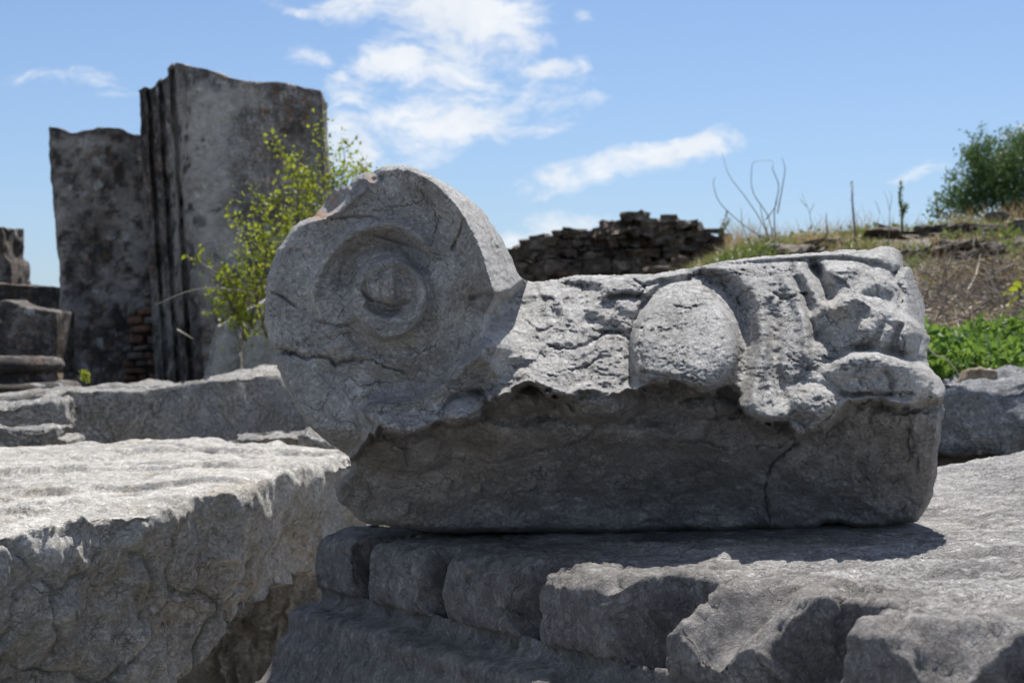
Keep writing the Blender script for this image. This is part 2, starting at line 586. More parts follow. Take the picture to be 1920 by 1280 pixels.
M_TAN = stone_mat('tan_stone', (.42, .33, .22), (.30, .23, .16), (.55, .46, .34), scale=1., speck=.4, cracks=.3)


def soil_mat():
    m = bpy.data.materials.new('dry_soil')
    m.use_nodes = True
    g = NT(m.node_tree)
    out = g.n('ShaderNodeOutputMaterial'); bs = g.n('ShaderNodeBsdfPrincipled')
    bs.inputs['Roughness'].default_value = .95
    bs.inputs['Specular IOR Level'].default_value = .1
    g.l(bs.outputs[0], out.inputs[0])
    P = g.n('ShaderNodeNewGeometry').outputs['Position']
    n1, _ = g.noise(P, 1.6, 8, .65, .4)
    n2, _ = g.noise(P, 11, 8, .7, .3)
    n3, _ = g.noise(g.vmath('ADD', P, (4, 1, 7)), 2.6, 6, .65, .3)
    col = g.mix(g.rng(n2, .35, .65), (.11, .082, .055), (.27, .215, .14))
    col = g.mix(g.math('MULTIPLY', g.rng(n1, .45, .62), .65), col, (.09, .105, .035))
    col = g.mix(g.math('MULTIPLY', g.rng(n3, .52, .66), .6), col, (.06, .048, .036))
    sp = g.n('ShaderNodeSeparateXYZ'); g.l(P, sp.inputs[0])
    col = g.mix(g.rng(sp.outputs[1], 4.2, 5.2, .8, 0), col, g.mix(g.rng(n2, .35, .65), (.36, .33, .28), (.50, .47, .42)))  # near ground paled as an added bounce of light into the shade
    g.l(col, bs.inputs['Base Color'])
    b = g.n('ShaderNodeBump'); b.inputs['Strength'].default_value = 1; b.inputs['Distance'].default_value = .12
    g.l(n2, b.inputs['Height']); g.l(b.outputs[0], bs.inputs['Normal'])
    return m


def leaf_mat(name, c1, c2, trans=.35):
    m = bpy.data.materials.new(name)
    m.use_nodes = True
    g = NT(m.node_tree)
    out = g.n('ShaderNodeOutputMaterial')
    bs = g.n('ShaderNodeBsdfPrincipled')
    bs.inputs['Roughness'].default_value = .5
    bs.inputs['Specular IOR Level'].default_value = .3
    tr = g.n('ShaderNodeBsdfTranslucent')
    a = g.n('ShaderNodeAttribute'); a.attribute_name = 'rnd'
    col = g.mix(a.outputs['Fac'], c1, c2)
    g.l(col, bs.inputs['Base Color'])
    tcol = g.mix(.5, col, tuple(min(1, c * 1.8) for c in c2))
    g.l(tcol, tr.inputs['Color'])
    mx = g.n('ShaderNodeMixShader'); mx.inputs[0].default_value = trans
    g.l(bs.outputs[0], mx.inputs[1]); g.l(tr.outputs[0], mx.inputs[2])
    g.l(mx.outputs[0], out.inputs[0])
    return m


M_SOIL = soil_mat()
M_YLEAF = leaf_mat('yellow_green_leaf', (.08, .13, .02), (.34, .37, .035), .4)
M_BUSH = leaf_mat('dark_green_leaf', (.03, .07, .02), (.11, .18, .055), .3)
M_WEED = leaf_mat('fresh_green_leaf', (.045, .12, .02), (.19, .29, .05), .35)
M_OLIVE = leaf_mat('olive_leaf', (.06, .095, .025), (.19, .23, .055), .3)
M_DRY = leaf_mat('dry_grass_blade', (.22, .15, .075), (.42, .32, .17), .3)
M_TWIG = leaf_mat('dry_twig', (.11, .085, .065), (.40, .34, .27), .0)
M_STALK = leaf_mat('pale_stalk', (.40, .36, .27), (.55, .50, .40), .0)
M_BARK = leaf_mat('brown_bark', (.10, .075, .05), (.16, .12, .08), .0)

# ------------------------------------------------------------------ ground
SKY_PX = np.array([-4000, 600, 900, 960, 1250, 1370, 1500, 1640, 1760, 1920, 2300, 6000])
SKY_Z = np.array([-.2, -.2, .05, .15, .33, .56, .62, .66, .69, .72, .80, 1.0])


def hill(x, y):
    r = x / np.maximum(y, .5)
    px = 960 + r * F
    zc = np.interp(px, SKY_PX, SKY_Z)
    base = np.interp(y, [0, 3.3, 4.2, 4.7], [-.9, -.9, -.30, -.14])
    t = np.clip((y - 4.6) / (9.6 - 4.6), 0, 1)
    rise = (zc + .14) * (t * .75 + .25 * sm(t, .25, .9))
    wr = sm(px, 640, 960)
    leftz = np.interp(y, [0, 3.3, 6.5, 12, 60, 400], [-.9, -.9, -.32, -.2, -.3, -.4])
    z = (base + rise) * wr + leftz * (1 - wr)
    far = sm(y, 12, 40)
    z = z * (1 - far) + (-.3) * far
    return z


def hill_n(x, y):
    z = hill(x, y)
    P = np.stack([x, y, np.zeros_like(x)], 1)
    amp = np.interp(y, [0, 4, 6, 12, 60], [.02, .02, .055, .06, .3])
    return z + amp * fbm(P * 1.7, 5, .55, 3)


def make_ground():
    tx = np.linspace(-5.3, 5.3, 420)
    xs = 4 * np.sinh(tx)
    ty = np.linspace(-1.6, 6.1, 420)
    ys = 3.0 * np.sinh(ty) + 3.5
    ys[0] = -20
    X, Y = np.meshgrid(xs, ys, indexing='ij')
    x, y = X.ravel(), Y.ravel()
    V = np.stack([x, y, hill_n(x, y)], 1)
    idx = np.arange(len(x)).reshape(X.shape)
    Q = np.stack([idx[:-1, :-1], idx[1:, :-1], idx[1:, 1:], idx[:-1, 1:]], -1).reshape(-1, 4)
    o = build('ground', V, Q, M_SOIL)
    tag(o, 'dry brown earth rising into a hillside behind the stones', kind='structure')


make_ground()

# ------------------------------------------------------------------ the carved capital (hero)
SILH = [(496, 605), (495, 585), (497, 547), (501, 520), (508, 495), (522, 464), (539, 440), (548, 426), (560, 416), (577, 409), (590, 405),
        (603, 387), (614, 368), (624, 356), (640, 350), (655, 347), (662, 336), (670, 328), (684, 323), (703, 321), (712, 315), (720, 310),
        (746, 309), (770, 312), (784, 317), (794, 321), (810, 328), (827, 338), (846, 349), (865, 361), (880, 372), (889, 381), (903, 392),
        (913, 404), (925, 423), (941, 447), (950, 465), (958, 480), (966, 503), (975, 519), (985, 525), (999, 528), (1019, 527), (1051, 521),
        (1080, 516), (1116, 515), (1152, 515), (1180, 514), (1223, 514), (1234, 512), (1259, 507), (1287, 504), (1319, 497), (1365, 488),
        (1434, 480), (1504, 475), (1573, 469), (1633, 468), (1644, 463), (1656, 461), (1674, 463), (1687, 470), (1693, 478), (1692, 490), (1694, 501),
        (1703, 499), (1709, 503), (1713, 515), (1716, 527), (1725, 545), (1731, 560), (1734, 572), (1736, 592), (1734, 612), (1738, 624), (1745, 632),
        (1741, 648), (1737, 660), (1740, 676), (1743, 688), (1752, 697), (1762, 707), (1769, 718), (1773, 731), (1771, 745), (1769, 755),
        (1772, 768), (1771, 778), (1765, 790), (1766, 805), (1764, 826), (1758, 845), (1757, 870), (1757, 893), (1751, 912), (1750, 930),
        (1742, 946), (1734, 958), (1727, 970), (1718, 978), (1693, 981), (1672, 985), (1651, 991), (1628, 991), (1605, 990), (1588, 984),
        (1573, 981), (1560, 983), (1550, 981), (1538, 986), (1527, 992), (1499, 996), (1470, 996), (1444, 992), (1415, 992), (1388, 995), (1350, 999),
        (1319, 999), (1285, 994), (1250, 996), (1200, 1000), (1140, 1002), (1050, 1000), (960, 998), (860, 1000), (800, 997), (760, 990),
        (725, 985), (690, 982), (672, 975), (660, 962), (648, 950), (636, 942), (629, 926), (631, 906), (645, 893), (656, 882), (659, 872),
        (653, 855), (640, 846), (620, 834), (605, 822), (590, 809), (576, 795), (563, 778), (552, 760), (543, 742), (535, 724), (528, 706),
        (520, 690), (514, 672), (518, 662), (509, 652), (503, 632)]
RELIEF = [(908, 640), (889, 664), (872, 676), (856, 687), (836, 710), (813, 730), (795, 742), (770, 748), (740, 752), (710, 752), (690, 755), (677, 768),
          (683, 785), (700, 800), (727, 816), (755, 822), (780, 822), (805, 812), (822, 798), (838, 799), (860, 798), (885, 790), (905, 778),
          (918, 762), (930, 752), (945, 750), (960, 738), (978, 730), (992, 724), (1008, 730), (1030, 735), (1044, 742), (1058, 744), (1072, 746),
          (1088, 738), (1110, 734), (1134, 741), (1160, 744), (1178, 736), (1195, 742), (1231, 724), (1259, 720), (1280, 728), (1295, 734), (1331, 743),
          (1352, 738), (1364, 733), (1378, 745), (1378, 769), (1402, 786), (1434, 797), (1476, 798), (1499, 823), (1527, 817), (1545, 803),
          (1568, 776), (1600, 760), (1642, 753), (1665, 757), (1679, 763), (1706, 769), (1725, 760), (1739, 755), (1775, 757), (1830, 757),
          (1830, 400), (975, 400), (975, 519), (960, 545), (935, 556), (915, 590)]
VOL = [(935, 556), (960, 548), (978, 532), (1000, 500), (1000, 250), (440, 250), (440, 880), (640, 870), (668, 850), (690, 820), (700, 800), (683, 785),
       (677, 768), (690, 755), (710, 752), (740, 752), (770, 748), (795, 742), (813, 730), (836, 710), (856, 687), (889, 664), (908, 640), (915, 590)]
EDGE = [(770, 300), (786, 320), (812, 342), (838, 366), (862, 394), (882, 428), (898, 462), (910, 500), (920, 530), (930, 556)]


def refine(poly, maxlen=6.0, jit=1.2, seed=0):
    p = np.array(poly, float)
    out = []
    for i in range(len(p)):
        a, b = p[i], p[(i + 1) % len(p)]
        n = max(1, int(np.linalg.norm(b - a) / maxlen))
        for k in range(n):
            out.append(a + (b - a) * k / n)
    out = np.array(out)
    q = np.column_stack([out / 9.0, np.zeros(len(out))])
    out[:, 0] += jit * fbm(q, 3, .6, seed)
    out[:, 1] += jit * fbm(q + 31, 3, .6, seed + 5)
    return out


def seg_dist(U, V, pts, closed=False):
    """distance, closest point, parameter (0..1) and side of a polyline"""
    p = np.asarray(pts, float)
    n = len(p) if closed else len(p) - 1
    best = np.full(U.shape, 1e9)
    cx = np.zeros_like(best); cy = np.zeros_like(best); tt = np.zeros_like(best); side = np.zeros_like(best)
    L = np.linalg.norm(np.diff(np.vstack([p, p[:1]]), axis=0), axis=1)[:n]
    cum = np.concatenate([[0], np.cumsum(L)])
    for i in range(n):
        a, b = p[i], p[(i + 1) % len(p)]
        d = b - a
        l2 = max(d @ d, 1e-9)
        t = np.clip(((U - a[0]) * d[0] + (V - a[1]) * d[1]) / l2, 0, 1)
        x = a[0] + t * d[0]; y = a[1] + t * d[1]
        ds = (U - x) ** 2 + (V - y) ** 2
        m = ds < best
        best = np.where(m, ds, best)
        cx = np.where(m, x, cx); cy = np.where(m, y, cy)
        tt = np.where(m, (cum[i] + t * L[i]) / cum[-1], tt)
        side = np.where(m, d[0] * (V - a[1]) - d[1] * (U - a[0]), side)
    return np.sqrt(best), cx, cy, tt, np.sign(side)


def inside(U, V, poly):
    p = np.asarray(poly, float)
    r = np.zeros(U.shape, bool)
    j = len(p) - 1
    for i in range(len(p)):
        xi, yi = p[i]; xj, yj = p[j]
        if yi != yj:
            c = ((yi > V) != (yj > V)) & (U < (xj - xi) * (V - yi) / (yj - yi) + xi)
            r ^= c
        j = i
    return r


def sdf(U, V, poly):
    d = seg_dist(U, V, poly, True)[0]
    return np.where(inside(U, V, poly), d, -d)


class Relief:
    """height field over the traced face of a carved stone; H in metres towards the viewer"""
    def __init__(self, U, V):
        self.U, self.V = U, V
        self.H = np.zeros_like(U)

    def box(self, pts, pad):
        p = np.asarray(pts, float)
        return ((self.U > p[:, 0].min() - pad) & (self.U < p[:, 0].max() + pad) &
                (self.V > p[:, 1].min() - pad) & (self.V < p[:, 1].max() + pad))

    def stroke(self, pts, w, amp, taper=True, spline=True, jit=0.0):
        if spline and len(pts) > 2: pts = catmull(pts, 5)
        m = self.box(pts, w * 3 + 4)
        u, v = self.U[m], self.V[m]
        if jit:
            q = np.stack([u / 7., v / 7., 0 * u], 1)
            u = u + jit * fbm(q, 3, .6, 3); v = v + jit * fbm(q + 9, 3, .6, 4)
        d, _, _, t, _ = seg_dist(u, v, pts)
        a = amp * (np.clip(np.minimum(t, 1 - t) * 7, 0.0, 1) ** .7 if taper else 1)
        self.H[m] += a * np.exp(-(d / w) ** 2)

    def step(self, pts, w_sharp, w_soft, amp, spline=True):
        """ledge: rises sharply on the right-hand side of the path (image coords), fades out on the left"""
        if spline and len(pts) > 2: pts = catmull(pts, 5)
        m = self.box(pts, max(w_soft, w_sharp) * 2.5 + 4)
        u, v = self.U[m], self.V[m]
        q = np.stack([u / 9., v / 9., 0 * u], 1)
        u = u + 1.6 * fbm(q, 3, .6, 13); v = v + 1.6 * fbm(q + 9, 3, .6, 14)
        d, _, _, t, s = seg_dist(u, v, pts)
        e = np.clip(np.minimum(t, 1 - t) * 6, 0, 1) ** .7
        w = np.where(s > 0, w_sharp, w_soft)
        self.H[m] += amp * e * np.exp(-(d / w) ** 2)

    def dome(self, cx, cy, rx, ry, amp, ang=0, p=.5, egg=0.0):
        a = math.radians(ang)
        x = (self.U - cx) * math.cos(a) + (self.V - cy) * math.sin(a)
        y = -(self.U - cx) * math.sin(a) + (self.V - cy) * math.cos(a)
        rx_ = rx * (1 + egg * y / ry)
        q = np.clip(1 - (x / rx_) ** 2 - (y / ry) ** 2, 0, None)
        self.H += amp * q ** p


def make_capital():
    S = 2.0
    us = np.arange(488, 1782, S); vs = np.arange(300, 1010, S)
    U, V = np.meshgrid(us, vs, indexing='ij')
    U = U.ravel().astype(float); V = V.ravel().astype(float)
    sil = refine(SILH, 6, 1.9, 1)
    d, cx, cy, _, _ = seg_dist(U, V, sil, True)
    ins = inside(U, V, sil)
    sd_ = np.where(ins, d, -d)
    keep = sd_ > -.8
    # domain warp for masks so that carved lines are never perfectly clean
    q = np.stack([U / 26., V / 26., 0 * U], 1)
    Uw = U + 3.5 * fbm(q, 4, .55, 30); Vw = V + 3.5 * fbm(q + 50, 4, .55, 31)
    rel = sdf(Uw, Vw, RELIEF)
    vol = sdf(Uw, Vw, VOL)
    rel0 = rel.copy()
    fe, _ = cells(np.stack([U / 30., V / 22., 0 * U + 2.5], 1) + .3 * np.stack([fbm(q * 2, 3, .5, 2)] * 3, 1), 29, 1.4)
    rel = rel + 9 * (fe - .25) * np.exp(-(rel / 30.) ** 2) * (V > 690)
    fe2, _ = cells(np.stack([U / 11., V / 9., 0 * U + 6.5], 1), 39, 1.4)
    rel = rel + 4 * (fe2 - .25) * np.exp(-(rel / 20.) ** 2) * (V > 690)
    mR = sm(rel, -4, 9)
    mV = sm(vol, -9, 9)
    soft = 17 + 10 * np.exp(-((U - 930) / 40.) ** 2) + 16 * fbm(q * .7, 3, .5, 33)
    mU = 1 - (1 - sm(rel, -np.maximum(soft - 4, 2), 2)) * (1 - sm(vol, -8, 2)) * (1 - sm(np.minimum(rel0, vol) + 17, 0, 7))
    curl_w = 20 + 16 * fbm(np.stack([U / 70., V / 70., 0 * U], 1), 3, .5, 35)
    i0 = RELIEF.index((727, 816)); i1 = RELIEF.index((1739, 755))
    dE = seg_dist(Uw, Vw, RELIEF[i0:i1 + 1])[0]
    curl = .075 * np.clip(1 - dE / np.maximum(curl_w, 6), 0, 1) ** 2
    R = Relief(U, V)
    # --- lower block
    Hb = .17 - .14 * sm(V, 740, 990) * (.6 + .4 * sm(V, 740, 990)) + .012 * np.sin((U - 700) / 330.)
    Hb += .02 * np.exp(-((V - 815) / 26.) ** 2) * sm(U, 720, 900) * (1 - sm(U, 1250, 1400))
    fb, _ = cells(np.stack([U / 95., V / 60., 0 * U + 8.5], 1) + .3 * np.stack([fbm(q, 4, .5, 12)] * 3, 1), 39, 1.2)
    for (x_, y_, rx_, ry_, am) in [(1125, 752, 85, 44, .075), (950, 752, 60, 34, .05), (1010, 745, 40, 30, .03), (1700, 790, 70, 40, .02),
                                   (760, 850, 90, 40, .03), (1330, 765, 60, 22, .02)]:
        Hb += am * np.clip(1 - ((Uw - x_) / rx_) ** 2 - ((Vw - y_) / ry_) ** 2, 0, 1) ** .7
    Hb += .016 * (fb - .25) + .007 * fbm(np.stack([U / 40., V / 30., 0 * U], 1), 4, .6, 14)
    # --- echinus and leaf zone: overhang at the bottom, leaning back to the top
    xe = [660, 760, 900, 1000, 1100, 1180, 1290, 1380, 1500, 1560, 1640, 1780]
    E = np.interp(U, xe, [770, 818, 780, 715, 785, 760, 728, 760, 815, 785, 755, 757])
    T = np.interp(U, [660, 930, 999, 1250, 1434, 1650, 1700, 1780], [700, 540, 526, 506, 480, 465, 500, 700])
    t = np.clip((E - V) / np.maximum(E - T, 40), -.2, 1.05)
    Hr = .325 - .31 * np.clip(t, 0, 2) ** 1.0
    Hr = Hr - .04 * sm(U, 1000, 1250) * (1 - sm(U, 1330, 1450)) * (1 - t)
    Hr += .035 * sm(U, 1380, 1500) * np.sin(np.clip(t, 0, 1) * math.pi)
    Hr -= .07 * sm(U, 1690, 1775)
    R.H = Hr
    Hr0 = Hr.copy()
    R.H += .10 * np.exp(-((U - 905) / 55.) ** 2) * sm(t, .1, .8)
    # broken field between volute and egg
    fieldm = sm(U, 900, 960) * (1 - sm(U, 1160, 1200)) * mR
    fc, _ = cells(np.stack([U / 80., V / 48., 0 * U + .5], 1) + .25 * np.stack([fbm(q, 3, .5, 2)] * 3, 1), 9, 1.3)
    R.H += fieldm * .030 * (fc - .2)
    fc2, _ = cells(np.stack([U / 24., V / 15., 0 * U + 4.5], 1) + .3 * np.stack([fbm(q * 2, 3, .5, 2)] * 3, 1), 19, 1.3)
    R.H += (.35 + .65 * fieldm) * .0055 * (fc2 - .2)
    R.stroke([(912, 604), (950, 583), (1008, 568), (1040, 566)], 9, -.016)
    R.stroke([(903, 614), (935, 611), (975, 613)], 5, -.012, jit=1)
    R.stroke([(905, 575), (950, 556), (1000, 551), (1062, 550)], 9, .006)
    R.stroke([(1040, 570), (1044, 590), (1042, 602)], 7, -.016)
    R.stroke([(975, 533), (1040, 530), (1100, 540), (1125, 552)], 11, -.016)
    R.step([(1128, 556), (1160, 549), (1200, 548), (1225, 552)], 4, 22, .016)
    R.stroke([(1135, 560), (1170, 553), (1210, 558)], 7, -.016)
    R.stroke([(1195, 552), (1205, 540), (1225, 532), (1250, 522)], 5, -.014, jit=1.5)
    R.stroke([(1120, 622), (1160, 624), (1185, 621)], 3.5, -.014, jit=1)
    R.stroke([(889, 662), (905, 668), (922, 690), (940, 703)], 8, .016)
    R.step([(1180, 735), (1134, 734), (1100, 722), (1070, 738), (1040, 730), (1005, 715), (985, 700), (960, 704)], 6, 26, .024)
    R.dome(1125, 755, 62, 36, -.022, 10, 1)
    R.stroke([(915, 560), (880, 600), (893, 640)], 12, -.01)
    # lip under the volute and little dart
    R.stroke([(680, 768), (705, 782), (745, 790), (790, 790), (822, 770), (850, 730), (880, 690), (894, 665)], 19, .018, taper=False)
    R.dome(866, 768, 34, 27, .050, -22, .6)
    R.stroke([(905, 748), (912, 765), (905, 785)], 6, -.02)
    R.stroke([(838, 772), (850, 746), (880, 735), (905, 738)], 6, -.018)
    # egg
    egm = ((U - 1281) / 105.) ** 2 + ((V - 640) / 120.) ** 2 < 2.2
    R.dome(1284, 640, 103, 104, .085, 4, .5, .10)
    ch = catmull([(1298, 518), (1340, 526), (1378, 560), (1398, 615), (1398, 670), (1386, 720), (1375, 756)], 6)
    R.stroke(ch, 21, -.052, taper=False, spline=False)
    R.stroke([(1290, 524), (1250, 530), (1215, 560), (1192, 600), (1180, 660), (1182, 720)], 6, -.020, taper=False)
    # raised outer lip of the leaf shell right of the egg
    R.step([(1296, 508), (1345, 506), (1392, 528), (1420, 562), (1432, 600)], 8, 22, .018)
    R.stroke([(1424, 580), (1430, 640), (1422, 690), (1414, 740), (1420, 785)], 13, .032)
    R.stroke([(1434, 560), (1452, 600), (1453, 660), (1460, 720), (1476, 770)], 13, -.022)
    R.stroke([(1462, 508), (1490, 556), (1504, 592), (1512, 640), (1508, 690)], 12, .020)
    R.stroke([(1488, 515), (1512, 562), (1524, 610), (1524, 660)], 9, -.020)
    R.stroke([(1320, 500), (1420, 492), (1505, 487), (1573, 485), (1650, 498), (1690, 520)], 5, -.014)
    R.stroke([(1300, 495), (1400, 487), (1500, 480), (1600, 476)], 7, .008)
    # drilled hole and the tongue around it
    R.dome(1534, 508, 15, 14, -.012, 20, .8)
    R.stroke([(1526, 500), (1540, 522), (1550, 545), (1556, 556)], 12.5, -.046, taper=False)
    R.stroke([(1498, 500), (1512, 520), (1528, 556), (1548, 580)], 9, .016)
    R.step([(1684, 540), (1650, 520), (1610, 506), (1572, 502), (1552, 512), (1558, 535)], 7, 30, .024)
    R.stroke([(1548, 585), (1580, 572), (1600, 552), (1640, 535)], 13, .022)
    R.dome(1650, 560, 44, 22, -.010, 28, .8)
    R.stroke([(1556, 566), (1540, 584), (1520, 600)], 12, .014)
    # eye-like facet with bright rim
    R.dome(1600, 600, 70, 44, .016, 30, .8)
    R.dome(1612, 581, 24, 15, -.010, 28, .6)
    # upper leaf edge
    R.step([(1744, 633), (1720, 612), (1680, 590), (1650, 570), (1610, 560), (1575, 562), (1552, 574)], 6, 38, .052)
    R.dome(1645, 628, 40, 30, .016, 30, .8)
    R.dome(1708, 640, 32, 26, .010, 50, .8)
    R.stroke([(1655, 600), (1640, 640), (1600, 662)], 9, -.016)
    R.stroke([(1690, 604), (1680, 632), (1664, 660)], 6, -.012)
    R.stroke([(1728, 628), (1722, 650), (1716, 672)], 6, -.012)
    R.stroke([(1530, 620), (1560, 660), (1545, 690)], 14, -.022)
    R.stroke([(1640, 655), (1700, 668), (1745, 684)], 10, -.022)
    R.stroke([(1560, 672), (1600, 655), (1650, 652)], 10, -.016)
    # lower tongue
    R.step([(1775, 742), (1758, 706), (1720, 688), (1679, 678), (1640, 668), (1600, 668), (1565, 684), (1546, 704)], 7, 40, .044)
    R.stroke([(1655, 690), (1672, 712), (1668, 740)], 6, -.012)
    R.stroke([(1565, 735), (1600, 742), (1640, 736), (1672, 742), (1710, 748)], 5, -.012)
    R.stroke([(1450, 722), (1500, 716), (1545, 722), (1590, 740)], 8, -.010)
    R.dome(1530, 745, 50, 40, .016, 0, .7)
    R.stroke([(1476, 775), (1500, 790), (1512, 815)], 9, -.014)
    R.dome(1520, 800, 26, 22, -.016, 60, .8)
    R.step([(1690, 498), (1668, 484), (1640, 478), (1622, 486)], 6, 14, .014)
    R.stroke([(1686, 500), (1676, 520), (1690, 545), (1682, 572)], 4, -.014, jit=1.5)
    R.stroke([(1700, 505), (1695, 525), (1712, 560), (1722, 590)], 6, .010)
    Hr = R.H
    dv = np.maximum(-vol, 0)
    fil = np.exp(-(dv / 46.) ** 2) * sm(V, 590, 660) * .92
    Hr = Hr + (.290 + .00030 * (U - 720) + .3 * (R.H - Hr0) - Hr) * fil
    # --- volute
    W = Relief(U, V)
    W.H = .285 + .00030 * (U - 720) - .00006 * (V - 560)
    ed, _, _, _, es = seg_dist(U + 2.5 * fbm(q * 2, 3, .6, 8), V + 2.5 * fbm(q * 2 + 5, 3, .6, 9), catmull(EDGE, 6))
    past = np.where((es < 0) & (V < 575) & (U > 770), ed, 0)        # up-right of the edge: outer band
    inn = np.where((es >= 0) | (U <= 770), ed, 0)
    W.H += .012 * np.exp(-(inn / 22.) ** 2) * (V < 560) - .012 * sm(inn, 22, 40) * sm(U, 560, 760)
    W.H -= np.interp(past, [0, 4, 62, 90], [0, .015, .27, .30])
    W.stroke([(592, 590), (590, 545), (604, 500), (633, 462), (670, 434), (722, 422), (768, 432), (800, 462), (812, 500)], 12, .016)
    W.stroke([(808, 500), (828, 560), (820, 620), (790, 672)], 20, .006)
    W.stroke([(640, 560), (642, 520), (658, 487), (690, 462), (735, 456), (775, 478), (795, 520)], 13, -.017)
    W.stroke([(655, 600), (672, 640), (712, 660), (760, 656), (800, 630), (818, 590)], 15, -.013)
    r = np.hypot(U - 729, (V - 559) * .94)
    W.H += .026 * sm(78 - r, 0, 13)
    rb = np.hypot((U - 733) / 58., (V - 545) / 56.)
    W.H -= .014 * sm(1 - rb, 0, .35)
    kx = U - 726
    rk = np.hypot(kx / 40., (V - 532) / 44.)
    W.H += .024 * np.clip(1 - rk * rk, 0, 1) ** .6 * (1 - .75 * sm(U, 736, 747))
    W.stroke([(684, 568), (705, 583), (730, 588), (760, 576)], 6, -.014)
    # bowl between ring and lip
    W.stroke([(640, 690), (690, 712), (740, 722), (800, 712), (850, 670), (876, 620), (890, 570)], 36, -.022, taper=False)
    W.stroke([(640, 700), (668, 735), (676, 775), (672, 815)], 12, -.007)
    W.stroke([(620, 640), (650, 690), (690, 740)], 26, .010)
    # chips along the rim
    W.dome(618, 380, 46, 20, -.05, -42, .8)
    W.stroke([(592, 412), (630, 402), (664, 372), (690, 352)], 6, .010)
    W.dome(697, 330, 14, 12, -.02, 50, .8)
    W.stroke([(706, 318), (712, 330), (722, 336)], 5, -.012)
    # main crack and its friends
    W.stroke([(508, 656), (526, 660), (552, 662), (575, 672), (600, 667), (618, 672), (630, 684), (650, 676), (684, 673)], 3.2, -.012, jit=4, spline=False)
    W.stroke([(676, 674), (700, 676), (722, 688), (745, 692), (770, 702)], 2.4, -.008, jit=4, spline=False)
    W.stroke([(500, 652), (530, 659), (560, 662)], 5, -.012, jit=3)
    W.stroke([(676, 540), (690, 560), (712, 566), (742, 574), (770, 562)], 2.6, -.010, jit=1.5)
    W.stroke([(500, 545), (530, 556), (560, 580)], 2.4, -.008, jit=2)
    W.stroke([(690, 436), (740, 452), (790, 470), (812, 490)], 2.4, -.009, jit=1.5)
    W.stroke([(845, 470), (862, 440), (868, 410)], 2.6, -.009, jit=1.5)
    W.stroke([(580, 400), (620, 410), (680, 405), (720, 412)], 2.2, -.007, jit=1.5)
    W.stroke([(590, 600), (640, 610), (680, 600)], 2.0, -.006, jit=2)
    W.stroke([(880, 560), (905, 553), (935, 552)], 3.5, -.014, jit=1.5)
    Hv = W.H
    # volute melts into block at lower right
    H = Hr * (1 - mV) + Hv * mV - curl * sm(np.maximum(rel, vol), -6, 6) * (1 - mV * sm(V, 780, 800))
    melt = sm(V, 790, 850) * (1 - sm(U, 640, 720))
    H = Hb * (1 - mU) + H * mU
    # recess of block behind lower left of the disc
    low = sm(V, 800, 880) * (1 - sm(U, 700, 900))
    H = H * (1 - .35 * low * mV)
    G = Relief(U, V)
    G.H = H
    # long cracks through block and relief
    for pts, w, a in [([(1438, 900), (1448, 870), (1462, 858), (1475, 844), (1500, 828)], 2.4, -.012),
                      ([(1440, 992), (1443, 970), (1438, 950), (1434, 925), (1440, 895)], 1.8, -.008),
                      ([(900, 870), (950, 862), (1010, 845), (1050, 838), (1100, 820), (1125, 790)], 2.4, -.010),
                      ([(1180, 520), (1210, 540), (1190, 560)], 3, -.012),
                      ([(990, 706), (1020, 728), (1060, 750), (1080, 775)], 3.5, -.014),
                      ([(1208, 600), (1202, 640), (1198, 680)], 3, -.010),
                      ([(1260, 572), (1290, 578), (1320, 570)], 2.2, -.008),
                      ([(1182, 690), (1240, 702), (1300, 712), (1350, 722)], 2.2, -.007),
                      ([(1262, 828), (1320, 830), (1380, 846)], 2.2, -.008),
                      ([(1440, 546), (1475, 560), (1500, 552), (1530, 552)], 3, -.011),
                      ([(1395, 575), (1385, 560), (1410, 540)], 2.6, -.009),
                      ([(1540, 905), (1620, 900), (1700, 905)], 3, -.006),
                      ([(1690, 560), (1686, 590), (1700, 600)], 2.6, -.010),
                      ([(1580, 738), (1620, 738), (1660, 742), (1690, 736), (1740, 746)], 2.8, -.012),
                      ([(1700, 795), (1712, 830), (1700, 870)], 3, -.006),
                      ([(830, 720), (860, 710), (900, 705)], 2.4, -.008),
                      ([(1010, 640), (1060, 655), (1110, 640), (1150, 618)], 2.6, -.010),
                      ([(1040, 700), (1090, 690), (1130, 668)], 2.4, -.009),
                      ([(985, 600), (1010, 620), (1040, 612)], 2.2, -.008)]:
        G.stroke(pts, w, a, jit=4.5)
    H = G.H
    # --- weathering
    upper = np.clip(mR + .0, 0, 1) * (1 - mV)
    q1 = np.stack([U / 60., V / 45., 0 * U], 1)
    H += (.003 + .003 * upper) * fbm(q1, 4, .55, 41)
    q2 = np.stack([U / 17., V / 11., 0 * U], 1)
    egg_in = np.clip(1 - ((U - 1284) / 103.) ** 2 - ((V - 640) / 104.) ** 2, 0, 1) ** .4
    rough = (.35 + .65 * upper * (1 - .6 * egg_in)) * (1 - .55 * sm(U, 1530, 1570) * upper)
    H += .0030 * rough * fbm(q2, 4, .6, 44)
    H += .0016 * fbm(np.stack([U / 6., V / 5., 0 * U], 1), 3, .6, 48)
    # flaky parting lines, mostly horizontal
    qq = np.stack([U / 46., V / 17., 0 * U], 1)
    wq = qq + .35 * np.stack([fbm(qq * 1.5, 4, .6, 51), fbm(qq * 1.5 + 8, 4, .6, 52), 0 * U], 1)
    _, e = cells(wq, 55)
    br = sm(fbm(qq * .7, 3, .5, 57), -.05, .35)
    ck = np.exp(-(e / .045) ** 2) * br
    leafz = sm(U, 1395, 1430)
    H -= .0034 * ck * (.25 + .75 * upper) * (1 - .8 * leafz)
    qq = np.stack([U / 21., V / 8.5, 0 * U], 1)
